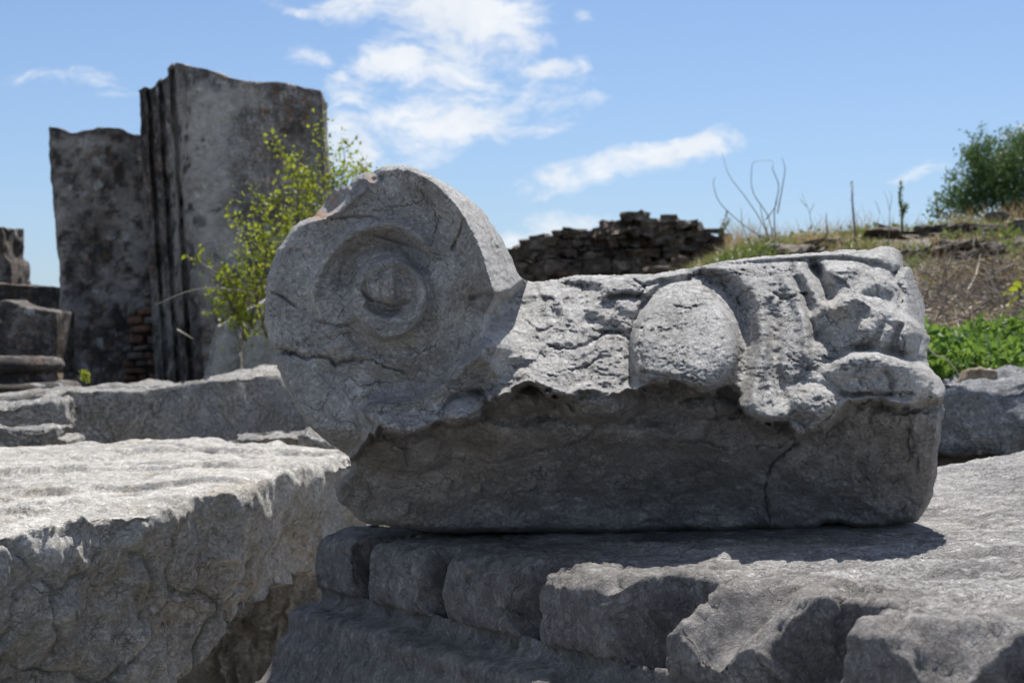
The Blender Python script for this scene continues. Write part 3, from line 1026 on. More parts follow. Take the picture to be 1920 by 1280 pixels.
    wq = qq + .4 * np.stack([fbm(qq * 1.3, 3, .6, 151), fbm(qq * 1.3 + 8, 3, .6, 152), 0 * U], 1)
    fa3, e3 = cells(wq, 155)
    ck3 = np.exp(-(e3 / .08) ** 2) * sm(fbm(qq * .35, 3, .5, 157), -.05, .25)
    H -= .0026 * ck3 * (.15 + .85 * upper)
    H += .0018 * (fa3 - .2) * (.25 + .75 * upper) * (1 - .5 * egg_in)
    qq = np.stack([U / 120., V / 80., 0 * U], 1)
    wq = qq + .3 * np.stack([fbm(qq * 3, 4, .6, 61), fbm(qq * 3 + 8, 4, .6, 62), 0 * U], 1)
    _, e2 = cells(wq, 65)
    ck2 = np.exp(-(e2 / .018) ** 2) * sm(fbm(qq * .9, 3, .5, 67), .1, .35)
    H -= .004 * ck2 * (1 - .6 * mV)
    # pits
    pf = vnoise(np.stack([U / 4.2, V / 4.2, 0 * U], 1), 71)
    H -= .0022 * sm(pf, .55, .85) * sm(fbm(q1, 3, .5, 72), -.1, .3)
    # rounding towards the silhouette
    H -= .028 * (1 - np.clip(sd_ / 13., 0, 1)) ** 2.2
    H -= .035 * (1 - np.clip((np.hypot(0, np.clip(1000 - V, 0, 99)) / 22.), 0, 1)) ** 2 * (1 - mR) * .5
    # --- vertices in the world
    Us, Vs = U.copy(), V.copy()
    bd = np.abs(sd_) < S * .75
    snap = keep & ((sd_ < S * .35))
    Us[snap] = cx[snap]; Vs[snap] = cy[snap]
    D = 2.0 - H
    X = (Us - 960) / F * D; Z = (640 - Vs) / F * D
    P = np.stack([X, D, Z], 1)
    nx, ny = len(us), len(vs)
    idx = np.arange(nx * ny).reshape(nx, ny)
    kq = keep.reshape(nx, ny)
    cell = kq[:-1, :-1] & kq[1:, :-1] & kq[1:, 1:] & kq[:-1, 1:]
    Qf = np.stack([idx[:-1, :-1], idx[:-1, 1:], idx[1:, 1:], idx[1:, :-1]], -1)[cell]
    # boundary edges
    E_ = np.concatenate([Qf[:, [0, 1]], Qf[:, [1, 2]], Qf[:, [2, 3]], Qf[:, [3, 0]]])
    key = np.minimum(E_[:, 0], E_[:, 1]) * 10**7 + np.maximum(E_[:, 0], E_[:, 1])
    uq, inv, cnt = np.unique(key, return_inverse=True, return_counts=True)
    B = E_[cnt[inv] == 1]
    # sides running back, slightly tapering, then a rough back face
    Dback = 2.42
    used = np.unique(Qf)
    rings = 16
    bv = np.unique(B)
    base = len(P)
    allP = [P]
    mp0 = np.full(len(P), -1); mp0[bv] = np.arange(len(bv))
    cen = np.array([.10, 0, -.03])
    prev = None
    sideQ = []
    for k in range(1, rings + 1):
        f = k / rings
        r_ = P[bv].copy()
        r_[:, 1] = P[bv, 1] * (1 - f) + Dback * f
        sh = 1 - .10 * f ** 1.5
        r_[:, 0] = cen[0] + (P[bv, 0] - cen[0]) * sh
        zz = cen[2] + (P[bv, 2] - cen[2]) * sh
        r_[:, 2] = np.where(P[bv, 2] < -.15, P[bv, 2] - .004 * f, zz)
        nz = fbm(r_ * 22, 4, .55, 80)
        dirv = np.stack([P[bv, 0] - cen[0], 0 * P[bv, 0], P[bv, 2] - cen[2]], 1)
        dirv /= np.linalg.norm(dirv, axis=1, keepdims=True) + 1e-9
        amp = .010 * min(1, k / 2) * np.where(P[bv, 2] < -.15, .2, 1)
        r_ -= dirv * (amp * (np.abs(nz) + .3))[:, None]
        allP.append(r_)
    PP = np.concatenate(allP)
    for k in range(rings):
        a0 = (lambda e: e) if k == 0 else (lambda e, k=k: base + (k - 1) * len(bv) + mp0[e])
        b0 = lambda e, k=k: base + k * len(bv) + mp0[e]
        sideQ.append(np.stack([a0(B[:, 1]), a0(B[:, 0]), b0(B[:, 0]), b0(B[:, 1])], 1))
    # back face: coarse fan to centre in rings
    last = PP[base + (rings - 1) * len(bv):]
    off = len(PP)
    add = []
    for k in range(1, 5):
        f = 1 - k / 4.
        rr = cen * np.array([1, 0, 1]) * (1 - f) + last * f
        rr[:, 1] = Dback + .015 * fbm(rr * 9, 3, .5, 82) if k else Dback
        add.append(rr)
    PP = np.concatenate([PP] + add)
    for k in range(4):
        s0 = (base + (rings - 1) * len(bv)) if k == 0 else off + (k - 1) * len(bv)
        s1 = off + k * len(bv)
        sideQ.append(np.stack([s0 + mp0[B[:, 1]], s0 + mp0[B[:, 0]], s1 + mp0[B[:, 0]], s1 + mp0[B[:, 1]]], 1))
    SQ = np.concatenate(sideQ)
    # --- colour attributes: the stone's own marks, plus shade put into the lower block
    n = len(PP)
    pale = np.zeros(n); dirt = np.zeros(n); pat_shade = np.zeros(n); rose = np.zeros(n)
    pl = np.zeros(len(P))
    for (x, y, rx, ry, s) in [(1560, 580, 36, 22, .9), (1600, 606, 42, 20, .9), (1690, 625, 34, 26, .6), (1540, 755, 42, 34, .7),
                              (1640, 745, 90, 14, .55), (1735, 720, 34, 28, .8), (1545, 510, 14, 30, .3), (1660, 700, 60, 20, .35),
                              (1450, 620, 12, 50, .3), (1120, 600, 50, 20, .25), (1000, 680, 60, 20, .2)]:
        pl += s * np.exp(-((U - x) / rx) ** 2 - ((V - y) / ry) ** 2)
    pale[:len(P)] = np.clip(pl, 0, 1) * .8
    dd = .40 * ck3 * upper + .45 * ck * (.2 + .8 * upper) + .45 * ck2 * (1 - .6 * mV)
    dirt[:len(P)] = np.clip(dd, 0, .85)
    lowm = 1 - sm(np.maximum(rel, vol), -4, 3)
    pat_shade[:len(P)] = np.clip(lowm * (.62 + .3 * fbm(q1, 3, .5, 90)), 0, .9)  # lower block under the carving darkened: its shade put into the colour
    rose[:len(P)] = np.clip(np.exp(-((U - 597) / 16.) ** 2 - ((V - 403) / 7.) ** 2) + .5 * np.exp(-((U - 625) / 9) ** 2 - ((V - 378) / 14.) ** 2)
                            + .45 * np.exp(-((U - 695) / 6) ** 2 - ((V - 338) / 12.) ** 2), 0, .8)
    # mid-tone patina on the weathered volute
    pat_shade[:len(P)] = np.maximum(pat_shade[:len(P)], mV * np.clip(.20 + .6 * fbm(q1 * .8, 4, .6, 95), 0, .6) * np.where(past > 0, .3, 1))
    attrs = dict(pale=pale, dirt=dirt, patina_shade=pat_shade, rose=rose)
    root_loc = (0.12, 2.1, -.25)
    root = empty('carved_capital', root_loc)
    tag(root, 'carved grey marble capital fragment with round volute, egg and acanthus leaf, on the dentil block',
        'capital')
    um = U[Qf].mean(1); vm = V[Qf].mean(1)
    cV = mV[Qf].mean(1) > .5
    cE = (((um - 1284) / 104.) ** 2 + ((vm - 640) / 106.) ** 2 < 1.0) & ~cV
    cR = (mR[Qf].mean(1) > .5) & ~cV & ~cE
    cL = cR & (um > 1400)
    cF = cR & ~cL
    cB = ~(cV | cE | cR)
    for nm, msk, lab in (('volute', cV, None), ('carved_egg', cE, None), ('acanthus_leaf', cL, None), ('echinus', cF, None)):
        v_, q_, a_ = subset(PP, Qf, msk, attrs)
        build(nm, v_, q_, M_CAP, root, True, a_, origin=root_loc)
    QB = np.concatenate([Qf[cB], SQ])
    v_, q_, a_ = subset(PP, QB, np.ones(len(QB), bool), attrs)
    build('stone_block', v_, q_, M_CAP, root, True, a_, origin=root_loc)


make_capital()

# ------------------------------------------------------------------ dentil block under it
UD = np.array([.486, -.874, 0.]); ND = np.array([-.874, -.486, 0.])
P2 = np.array([-.1362, 1.9, 0.])
PER = .2128


def make_dentil_block():
    a = np.arange(-.335, 1.75, .0062)
    for ed_ in (-.74, -.52, .28, .53, 1.30, 1.55, 2.27, 2.66, 3.36, 3.80, 4.34, 4.62, 5.35):
        a = np.concatenate([a, PER * (ed_ + np.linspace(-.075, .075, 15))])
    a = np.sort(a)
    a = a[np.concatenate([[True], np.diff(a) > .0004])]
    # profile: list of (outward, down) for tooth and for gap, same count
    def resample(pts, n):
        p = np.array(pts, float)
        L = np.concatenate([[0], np.cumsum(np.linalg.norm(np.diff(p, axis=0), axis=1))])
        t = np.linspace(0, L[-1], n)
        return np.stack([np.interp(t, L, p[:, 0]), np.interp(t, L, p[:, 1])], 1)
    top_t = [(-1.75, 0), (-.17, 0)]
    n0, n1, n2 = 186, 58, 70
    tooth = [(-.17, 0), (-.03, .0), (-.014, .004), (-.003, .014), (0, .03), (.001, .062), (-.002, .078), (-.012, .082), (-.012, .084)]
    gap = [(-.17, 0), (-.092, .001), (-.086, .006), (-.083, .03), (-.080, .094), (-.072, .104), (-.04, .098), (-.014, .078), (-.012, .084)]
    low = [(-.012, .084), (-.010, .098), (.006, .103), (.030, .104), (.038, .108), (.040, .118), (.038, .134), (.046, .140), (.056, .150), (.062, .170),
           (.074, .192), (.100, .212), (.118, .220), (.122, .232), (.120, .245), (.135, .254), (.150, .275), (.155, .31), (.16, .36), (.20, .42),
           (.21, .60)]
    A_ = resample(top_t, n0)[:-1]
    T_ = np.concatenate([A_, resample(tooth, n1), resample(low, n2)[1:]])
    G_ = np.concatenate([A_, resample(gap, n1), resample(low, n2)[1:]])
    ns = len(T_)
    aa, ss = np.meshgrid(a, np.arange(ns), indexing='ij')
    k = aa / PER
    kw = k + .012 * np.sin(ss * .35 + aa * 9)
    teeth = [(-1.9, -.74), (-.52, .28), (.53, 1.30), (1.55, 2.27), (2.66, 3.36), (3.80, 4.34), (4.62, 5.35), (5.60, 6.35), (6.6, 7.4), (7.7, 8.5)]
    mt = np.zeros_like(kw); kid = np.full(kw.shape, -9.)
    wob = .018 * fbm(np.stack([kw.ravel() * 4, ss.ravel() * .09, 0 * kw.ravel()], 1), 3, .5, 4).reshape(kw.shape)
    for i_, (t0, t1) in enumerate(teeth):
        mk = sm(kw + wob, t0 - .030, t0 + .036) * (1 - sm(kw + wob, t1 - .036, t1 + .030))
        mt = np.maximum(mt, mk)
        kid = np.where((kw > t0 - .1) & (kw < t1 + .1), i_ - 1, kid)
    o = G_[ss, 0] * (1 - mt) + T_[ss, 0] * mt
    dn = G_[ss, 1] * (1 - mt) + T_[ss, 1] * mt
    # rounded, damaged teeth
    zone = sm(ss, n0 - 6, n0 + 6) * (1 - sm(ss, n0 + n1 - 8, n0 + n1))
    # per tooth wear: drop of front edge
    wear = np.interp(kid, [-2, -1, 0, 1, 2, 3, 4, 5, 6], [.02, .008, .002, .005, .0, .012, .006, .01, .01])
    near_edge = np.exp(-((T_[ss, 0] + .005) / .05) ** 2) * (ss < n0 + 20)
    dn = dn + mt * wear * near_edge * .4
    to = T_[ss, 0]; td = T_[ss, 1]
    bvs = {0: (.016, .7), 1: (.022, .6), 2: (.030, .45), 3: (.075, .75), 4: (.070, .62), 5: (.05, .6), 6: (.02, .5), -1: (.02, .7)}
    for kk_, (bw, bs_) in bvs.items():
        nzb = 1 + .5 * np.sin(kw * 13 + kk_ * 2.1) * .6
        cut = (to + bw * nzb * (sm(kw, 3.85, 4.25) if kk_ == 4 else 1)) * bs_
        dn = np.where((kid == kk_) & (to > -.15) & (td < .06), dn + mt * np.maximum(cut - td, 0), dn)
    # tooth 3 keeps a raised broken crest, its outer corner knocked away
    c3 = np.exp(-((k - 3.22) / .17) ** 2 - ((T_[ss, 0] + .075) / .05) ** 2) * (ss < n0 + 12)
    dn = dn - .016 * c3 * mt
    b3 = np.exp(-((k - 2.72) / .16) ** 2 - ((T_[ss, 0] + .0) / .04) ** 2) * (ss < n0 + 26)
    dn = dn + .0 * b3
    # end rounding (far end)
    endf = np.clip((-.285 - aa) / .05, 0, 1)
    o = o - .05 * endf ** 2 * (T_[ss, 0] > -.2)
    dn = dn + .02 * endf ** 2 * (ss < n0 + 20)
    w = -o
    ztop = -.255 + .050 * aa + .010 * w + .085 * np.clip(w - .75, 0, 9) ** 1.2
    # long-wave undulation of the top bed
    X = P2[0] + UD[0] * aa + ND[0] * o
    Y = P2[1] + UD[1] * aa + ND[1] * o
    Z = ztop - dn
    V = np.stack([X.ravel(), Y.ravel(), Z.ravel()], 1)
    na = len(a)
    idx = np.arange(na * ns).reshape(na, ns)
    Q = np.stack([idx[:-1, :-1], idx[:-1, 1:], idx[1:, 1:], idx[1:, :-1]], -1).reshape(-1, 4)
    # caps: far end and near end, back, bottom as coarse skirt
    V = laplace(V, Q, 1, .35)
    N = vnormals(V, Q)
    if N[idx[na // 2, 50], 2] < 0:
        Q = Q[:, ::-1]; N = -N
    Ss = ss.ravel()
    P = V
    topm = (1 - sm(Ss, n0 - 15, n0 + 4))
    near = sm(Ss, n0 - 45, n0 - 10)
    fc, _ = cells(P / .075 + .3 * np.stack([vnoise(P / .05, 3)] * 3, 1), 23)
    off = .0032 * (1 - .4 * topm) * (fc - .2)
    off += .0035 * fbm(P / .09, 4, .55, 5)
    off += .0030 * fbm(P / .022, 4, .6, 6, ridged=True)
    off += .0016 * fbm(P / .007, 2, .6, 8)
    pits = vnoise(P / .012, 9)
    off -= .0045 * sm(pits, .35, .8) * (.35 + .65 * near)
    cp = P / np.array([.11, .11, .11])
    _, e = cells(cp + .35 * np.stack([fbm(cp * 2, 3, .5, 12), fbm(cp * 2 + 4, 3, .5, 13), fbm(cp * 2 + 9, 3, .5, 14)], 1), 15)
    off -= .005 * np.exp(-(e / .03) ** 2) * sm(fbm(cp, 2, .5, 16), -.05, .3)
    # keep the bed under the capital low so that it does not poke through
    V = V + N * off[:, None]
    cx_ = (V[:, 0] > -.22) & (V[:, 0] < .60) & (V[:, 1] > 1.86) & (V[:, 1] < 2.5) & (Ss < n0 + 5)
    V[cx_, 2] = np.minimum(V[cx_, 2], -.2495 + .02 * (V[cx_, 0] - .1))
    # skirt
    rim = np.concatenate([idx[:, 0], idx[-1, 1:], idx[::-1, -1][1:], idx[0, ::-1][1:-1]])
    nb = len(rim)
    sk = V[rim].copy(); sk[:, 2] = -.90
    bo = len(V)
    V2 = np.concatenate([V, sk])
    j = np.arange(nb); jn = (j + 1) % nb
    QS = np.stack([rim[j], rim[jn], bo + jn, bo + j], 1)
    root_loc = (.4, 1.7, -.90)
    root = empty('dentil_block', root_loc)
    tag(root, 'big weathered grey marble cornice block with a row of square dentils, beneath the capital',
        'cornice block')
    km = kid.ravel()[Q].mean(1); sm_ = Ss[Q].mean(1); mm = mt.ravel()[Q].mean(1)
    npts = len(V2)
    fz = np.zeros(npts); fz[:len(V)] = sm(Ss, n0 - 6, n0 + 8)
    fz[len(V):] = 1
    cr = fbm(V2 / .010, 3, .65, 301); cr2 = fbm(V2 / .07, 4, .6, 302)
    at_ = dict(patina_shade=np.clip(fz * (.75 + .4 * cr2), 0, .95), dirt=np.clip(.92 * sm(cr + .5 * cr2, -.14 , .16) * (.20 * sm(cr2, 0, .25) + .80 * fz), 0, .85),  # fronts darkened: black crust, and their shade put into the colour too
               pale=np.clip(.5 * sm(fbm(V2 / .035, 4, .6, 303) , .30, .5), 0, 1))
    zn = (sm_ > n0 - 14) & (sm_ < n0 + n1 - 1) & (mm > .45)
    kid_q = np.round(km).astype(int)
    rest = np.ones(len(Q), bool)
    for kk in range(-1, 9):
        msk = zn & (kid_q == kk)
        if msk.sum() < 30: continue
        v_, q_, a_ = subset(V2, Q, msk, at_)
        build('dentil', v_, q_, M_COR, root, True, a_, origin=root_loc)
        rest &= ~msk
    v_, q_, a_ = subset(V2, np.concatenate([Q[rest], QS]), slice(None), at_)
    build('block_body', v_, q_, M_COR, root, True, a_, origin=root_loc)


make_dentil_block()

# ------------------------------------------------------------------ big slab on the left
def make_left_slab():
    FL = at(-420, 1075, 1.80); FR = at(672, 872, 3.05)
    BLk = at(-300, 836, 3.55); BRk = at(668, 838, 3.70)
    nx, ny, nz = 380, 230, 120
    P, Q = cube_surface(nx, ny, nz)
    P[:, 1] = P[:, 1] ** 1.25
    a, b, c = P[:, 0], P[:, 1], P[:, 2]
    A = a[:, None]; Bc = b[:, None]
    front_px = np.array([[-420, 1075, 1.80], [-100, 1020, 2.02], [0, 1005, 2.10], [90, 985, 2.17], [180, 965, 2.25], [280, 962, 2.30], [360, 930, 2.42], [440, 925, 2.46],
                         [530, 890, 2.66], [600, 872, 2.82], [655, 855, 2.98], [690, 850, 3.1]])
    fp = np.array([at(*p) for p in front_px])
    t = np.linspace(0, 1, len(fp))
    front = np.stack([np.interp(a, t, fp[:, i]) for i in range(3)], 1)
    bp = np.array([at(-420, 850, 3.3), at(0, 848, 3.35), at(150, 840, 3.42), at(420, 826, 3.55), at(640, 850, 3.6), at(700, 850, 3.65)])
    tb = np.linspace(0, 1, len(bp))
    back = np.stack([np.interp(a, tb, bp[:, i]) for i in range(3)], 1)
    top = front * (1 - Bc) + back * Bc
    bot = top.copy()
    # front face slopes slightly inward, deep
    bot[:, 2] = -.92
    dirx = np.array([-.80, .60, 0]) * .12
    bot += dirx * (1 - Bc)
    # hollow under the right part of the face
    V = top * c[:, None] + bot * (1 - c[:, None])
    und = sm(a, .50, .62) * (1 - sm(c, .50 + .14 * sm(a, .5, .74), .54 + .14 * sm(a, .5, .74))) * (1 - Bc[:, 0])
    V += np.array([-.55, .45, 0]) * und[:, None] * 1.2
    outn = np.array([.86, -.50, 0])
    nb_ = fbm(np.stack([V[:, 0] * 7, V[:, 1] * 7, 0 * V[:, 2]], 1), 4, .55, 71)
    nf, _ = cells(np.stack([V[:, 0] / .13, V[:, 1] / .13, V[:, 2] / .13], 1), 73)
    bev = .020 + .008 * np.clip(nb_, -1, 1)
    hgt = .030 + .02 * np.clip(.5 + 1.2 * nb_, 0, 1)
    f_ = 1 - (1 - np.clip((1 - c) * .67 / (hgt + 1e-3), 0, 1)) ** 2
    V += outn * (bev * f_ * np.exp(-(b / .12) ** 2))[:, None] * .9
    V = laplace(V, Q, 3)
    N = vnormals(V, Q)
    topm = sm(N[:, 2], .75, .96)
    V0 = V.copy()
    # face: strongly broken, top: smooth with shallow long scars
    Pn = V0
    W = Pn + .03 * np.stack([fbm(Pn * 9, 3, .5, 3), fbm(Pn * 9 + 5, 3, .5, 4), fbm(Pn * 9 + 9, 3, .5, 5)], 1)
    f1, _ = cells(W / .26, 31, 1.2)
    f2, _ = cells(W / .085, 33, 1.2)
    f3, _ = cells(W / .034, 34, 1.3)
    off = (1 - topm) * (.016 + (.010 + .026 * sm(1 - c, .05, .25)) * (f1 - .25) + .022 * (f2 - .25) + .009 * (f3 - .25) + .012 * fbm(Pn / .05, 4, .6, 35))
    off += .004 * fbm(Pn / .02, 3, .6, 36, ridged=True) * (1 - .55 * topm)
    cq = W / .21
    _, e = cells(cq + .3 * np.stack([fbm(cq * 2, 3, .5, 37), fbm(cq * 2 + 3, 3, .5, 38), fbm(cq * 2 + 6, 3, .5, 39)], 1), 40)
    off -= (1 - topm) * .018 * np.exp(-(e / .035) ** 2) * sm(fbm(cq, 2, .5, 41), -.15, .2)
    # scars on the top run along one direction
    du = Pn @ np.array([.35, .93, 0]); dv = Pn @ np.array([-.93, .35, 0])
    sc = np.stack([du * 2.2 + dv * 1.2, dv * 11 + du * 3, 0 * du], 1)
    off += topm * (.006 * fbm(sc, 4, .55, 43) + .009 * fbm(Pn / .25, 4, .55, 44) + .004 * fbm(Pn / .05, 3, .6, 48))
    ss_ = np.stack([Pn[:, 0] * 5, Pn[:, 1] * 16, 0 * du], 1)
    off -= topm * .006 * sm(fbm(ss_, 5, .62, 45), .12, .30) * (.4 + .6 * sm(fbm(ss_ * .4, 2, .5, 49), -.1, .1))
    ledge = sm(fbm(np.stack([Pn[:, 0] * 1.7, Pn[:, 1] * 4.5, 0 * du], 1), 4, .55, 46), -.03, .06)
    off += topm * .012 * ledge * sm(b, .02, .12)
    # upper arris broken off irregularly
    arr = np.exp(-((1 - c) / .10) ** 2) * np.exp(-(b / .05) ** 2)
    off -= arr * topm * (.008 + .04 * np.clip(fbm(Pn / .12, 4, .55, 47), 0, 1))
    for pts, w_, am in [([(150, 848), (300, 855), (380, 862), (450, 866), (520, 870)], .012, .016), ([(0, 962), (60, 950), (130, 936), (240, 925)], .012, .012),
                        ([(250, 912), (330, 898), (400, 890)], .010, .010), ([(405, 846), (440, 838), (445, 850)], .018, .018),
                        ([(0, 870), (80, 858), (150, 850)], .010, .012), ([(330, 938), (350, 935), (372, 938)], .012, .014),
                        ([(-300, 980), (-100, 930), (60, 900), (200, 886)], .014, .008), ([(450, 858), (560, 862), (630, 858)], .012, .010),
                        ([(90, 905), (200, 890), (300, 882), (420, 880)], .03, .006)]:
        wp = np.array([at(p[0], p[1], .252 * F / (p[1] - 640.)) for p in pts])
        P_ = Pn + .02 * np.stack([fbm(Pn * 14, 3, .6, 401), fbm(Pn * 14 + 5, 3, .6, 402), 0 * Pn[:, 0]], 1)
        d_ = seg_dist(P_[:, 0], P_[:, 1], wp[:, :2])[0]
        off -= topm * am * np.exp(-(d_ / w_) ** 2)
    V = V0 + N * off[:, None]
    V = laplace(V, Q, 1, .2)
    loc = (-.9, 2.9, -.92)
    o = build('limestone_slab', V, Q, M_SLAB, None, True, origin=loc)
    tag(o, 'huge pale limestone slab with sunlit flat top and rough broken front, left of the capital', 'stone slab')


make_left_slab()

# ------------------------------------------------------------------ blocks behind
def block_thing(name, label, cat, corners, depth, mat, back=(0, 1, 0), group=None, **kw):
    V, Q = qblock(*corners, depth, back=back, **kw)
    loc = np.array([V[:, 0].mean(), V[:, 1].mean(), V[:, 2].min()])
    o = build(name, V, Q, mat, None, True, origin=loc)
    tag(o, label, cat, group)
    return o


block_thing('long_stone_block', 'long grey stone block with chipped top edge behind the left slab', 'stone block',
            (at(60, 738, 4.3), at(575, 699, 5.2), at(600, 850, 5.2), at(60, 862, 4.3)), .55, M_SLAB2,
            back=(-.25, .97, 0), seg=.016, rnd=3, big=.030, bs=.3, mid=.016, ms=.09, fine=.004, fs=.02, crack=.01, cs=.3, seed=3,
            prof=lambda a, b: .012 * sm(a, .42, .5) - .008 * sm(a, .2, .3) * (1 - sm(a, .3, .42)) + .006 * np.sin(a * 9))
block_thing('low_stone_block', 'long flat stone with a whitish worn edge, left end of the long block', 'stone block',
            (at(-160, 757, 4.7), at(330, 712, 5.1), at(330, 800, 5.1), at(-160, 870, 4.7)), .5, M_SLAB2,
            back=(-.2, .97, 0), seg=.018, rnd=3, big=.03, bs=.3, mid=.016, ms=.1, fine=.004, fs=.02, seed=13)
block_thing('rough_boulder', 'rough pale boulder with a shadowed underside at the left edge, above the slab', 'boulder',
            (at(-120, 758, 3.85), at(105, 752, 3.95), at(112, 812, 3.95), at(-120, 850, 3.85)), .28, M_SLAB2,
            seg=.009, rnd=6, big=.04, bs=.14, mid=.016, ms=.05, fine=.004, fs=.015, seed=23)
block_thing('rough_boulder', 'lower pale boulder with a ragged right tip, resting on the slab at the left edge', 'boulder',
            (at(-160, 785, 3.5), at(96, 800, 3.62), at(84, 848, 3.62), at(-160, 862, 3.5)), .25, M_SLAB2,
            seg=.008, rnd=5, big=.035, bs=.12, mid=.014, ms=.045, fine=.004, fs=.015, seed=33)
block_thing('broken_stone', 'small angular stone wedged beside the two pale boulders', 'stone',
            (at(78, 812, 3.66), at(128, 822, 3.66), at(132, 850, 3.66), at(80, 850, 3.66)), .14, M_SLAB2,
            seg=.007, rnd=3, big=.015, bs=.07, mid=.006, ms=.03, fine=.002, fs=.01, seed=43)
block_thing('flat_rubble_stone', 'low dark rubble slab between the long block and the sunlit slab', 'stone',
            (at(415, 818, 3.85), at(700, 806, 4.0), at(700, 860, 4.0), at(415, 858, 3.85)), .35, M_SLAB2,
            seg=.01, rnd=3, big=.03, bs=.12, mid=.014, ms=.05, fine=.004, fs=.015, seed=53)
block_thing('flat_rubble_stone', 'narrow rubble stone touching the left side of the volute', 'stone',
            (at(560, 812, 3.72), at(640, 832, 3.72), at(650, 858, 3.72), at(555, 850, 3.72)), .2, M_SLAB2,
            seg=.008, rnd=3, big=.02, bs=.08, mid=.008, ms=.04, fine=.003, fs=.01, seed=63)
block_thing('fissured_stone_block', 'fissured blue-grey stone block behind the right end of the capital', 'stone block',
            (at(1640, 728, 4.1), at(2150, 688, 3.9), at(2150, 860, 3.9), at(1640, 870, 4.1)), .55, M_RB,
            back=(.1, .99, 0), seg=.011, rnd=3, big=.05, bs=.20, mid=.028, ms=.10, fine=.004, fs=.02, crack=.012, cs=.22, seed=73,
            stretch=(1, 1, 1.8))
block_thing('tan_stone', 'small tan angular stone lying on the fissured block before the weeds', 'stone',
            (at(1818, 692, 4.35), at(1872, 690, 4.35), at(1885, 722, 4.35), at(1806, 722, 4.35)), .10, M_TAN,
            seg=.008, rnd=2, big=.015, bs=.07, mid=.005, ms=.03, fine=.0015, fs=.01, seed=83)

# ------------------------------------------------------------------ ruined pillars on the left
def pillar(name, plan_front, plan_back, topfn, zbot, mat, seed, seg=.022, lean=(0, 0), mid=.010, big=.012, rnd=1):
    """plan lines are (px at eye level, D) pairs; topfn gives the top height (photo y) across the front"""
    fpts = np.array([[(p - 960) / F * d, d] for p, d in plan_front])
    bpts = np.array([[(p - 960) / F * d, d] for p, d in plan_back])
    Lf = np.concatenate([[0], np.cumsum(np.linalg.norm(np.diff(fpts, axis=0), axis=1))]); Lf /= Lf[-1]
    Lb = np.linspace(0, 1, len(bpts))
    total = np.linalg.norm(np.diff(fpts, axis=0), axis=1).sum()
    nx = int(total / seg); ny = 14; nz = int(2.2 / seg)
    P, Q = cube_surface(nx, ny, nz)
    a, b, c = P.T
    f = np.stack([np.interp(a, Lf, fpts[:, 0]), np.interp(a, Lf, fpts[:, 1])], 1)
    k = np.stack([np.interp(a, Lb, bpts[:, 0]), np.interp(a, Lb, bpts[:, 1])], 1)
    xy = f * (1 - b[:, None]) + k * b[:, None]
    pxf = 960 + f[:, 0] / f[:, 1] * F
    zt = (640 - topfn(pxf)) / F * f[:, 1]
    zt = zt - .02 * b
    z = zbot + (zt - zbot) * c
    V = np.column_stack([xy[:, 0] + lean[0] * z, xy[:, 1] + lean[1] * z, z])
    V = laplace(V, Q, rnd)
    V = rockify(V, Q, big=big, bs=.25, mid=mid, ms=.07, fine=.004, fs=.02, seed=seed, crack=.004, cs=.4)
    return V, Q, xy


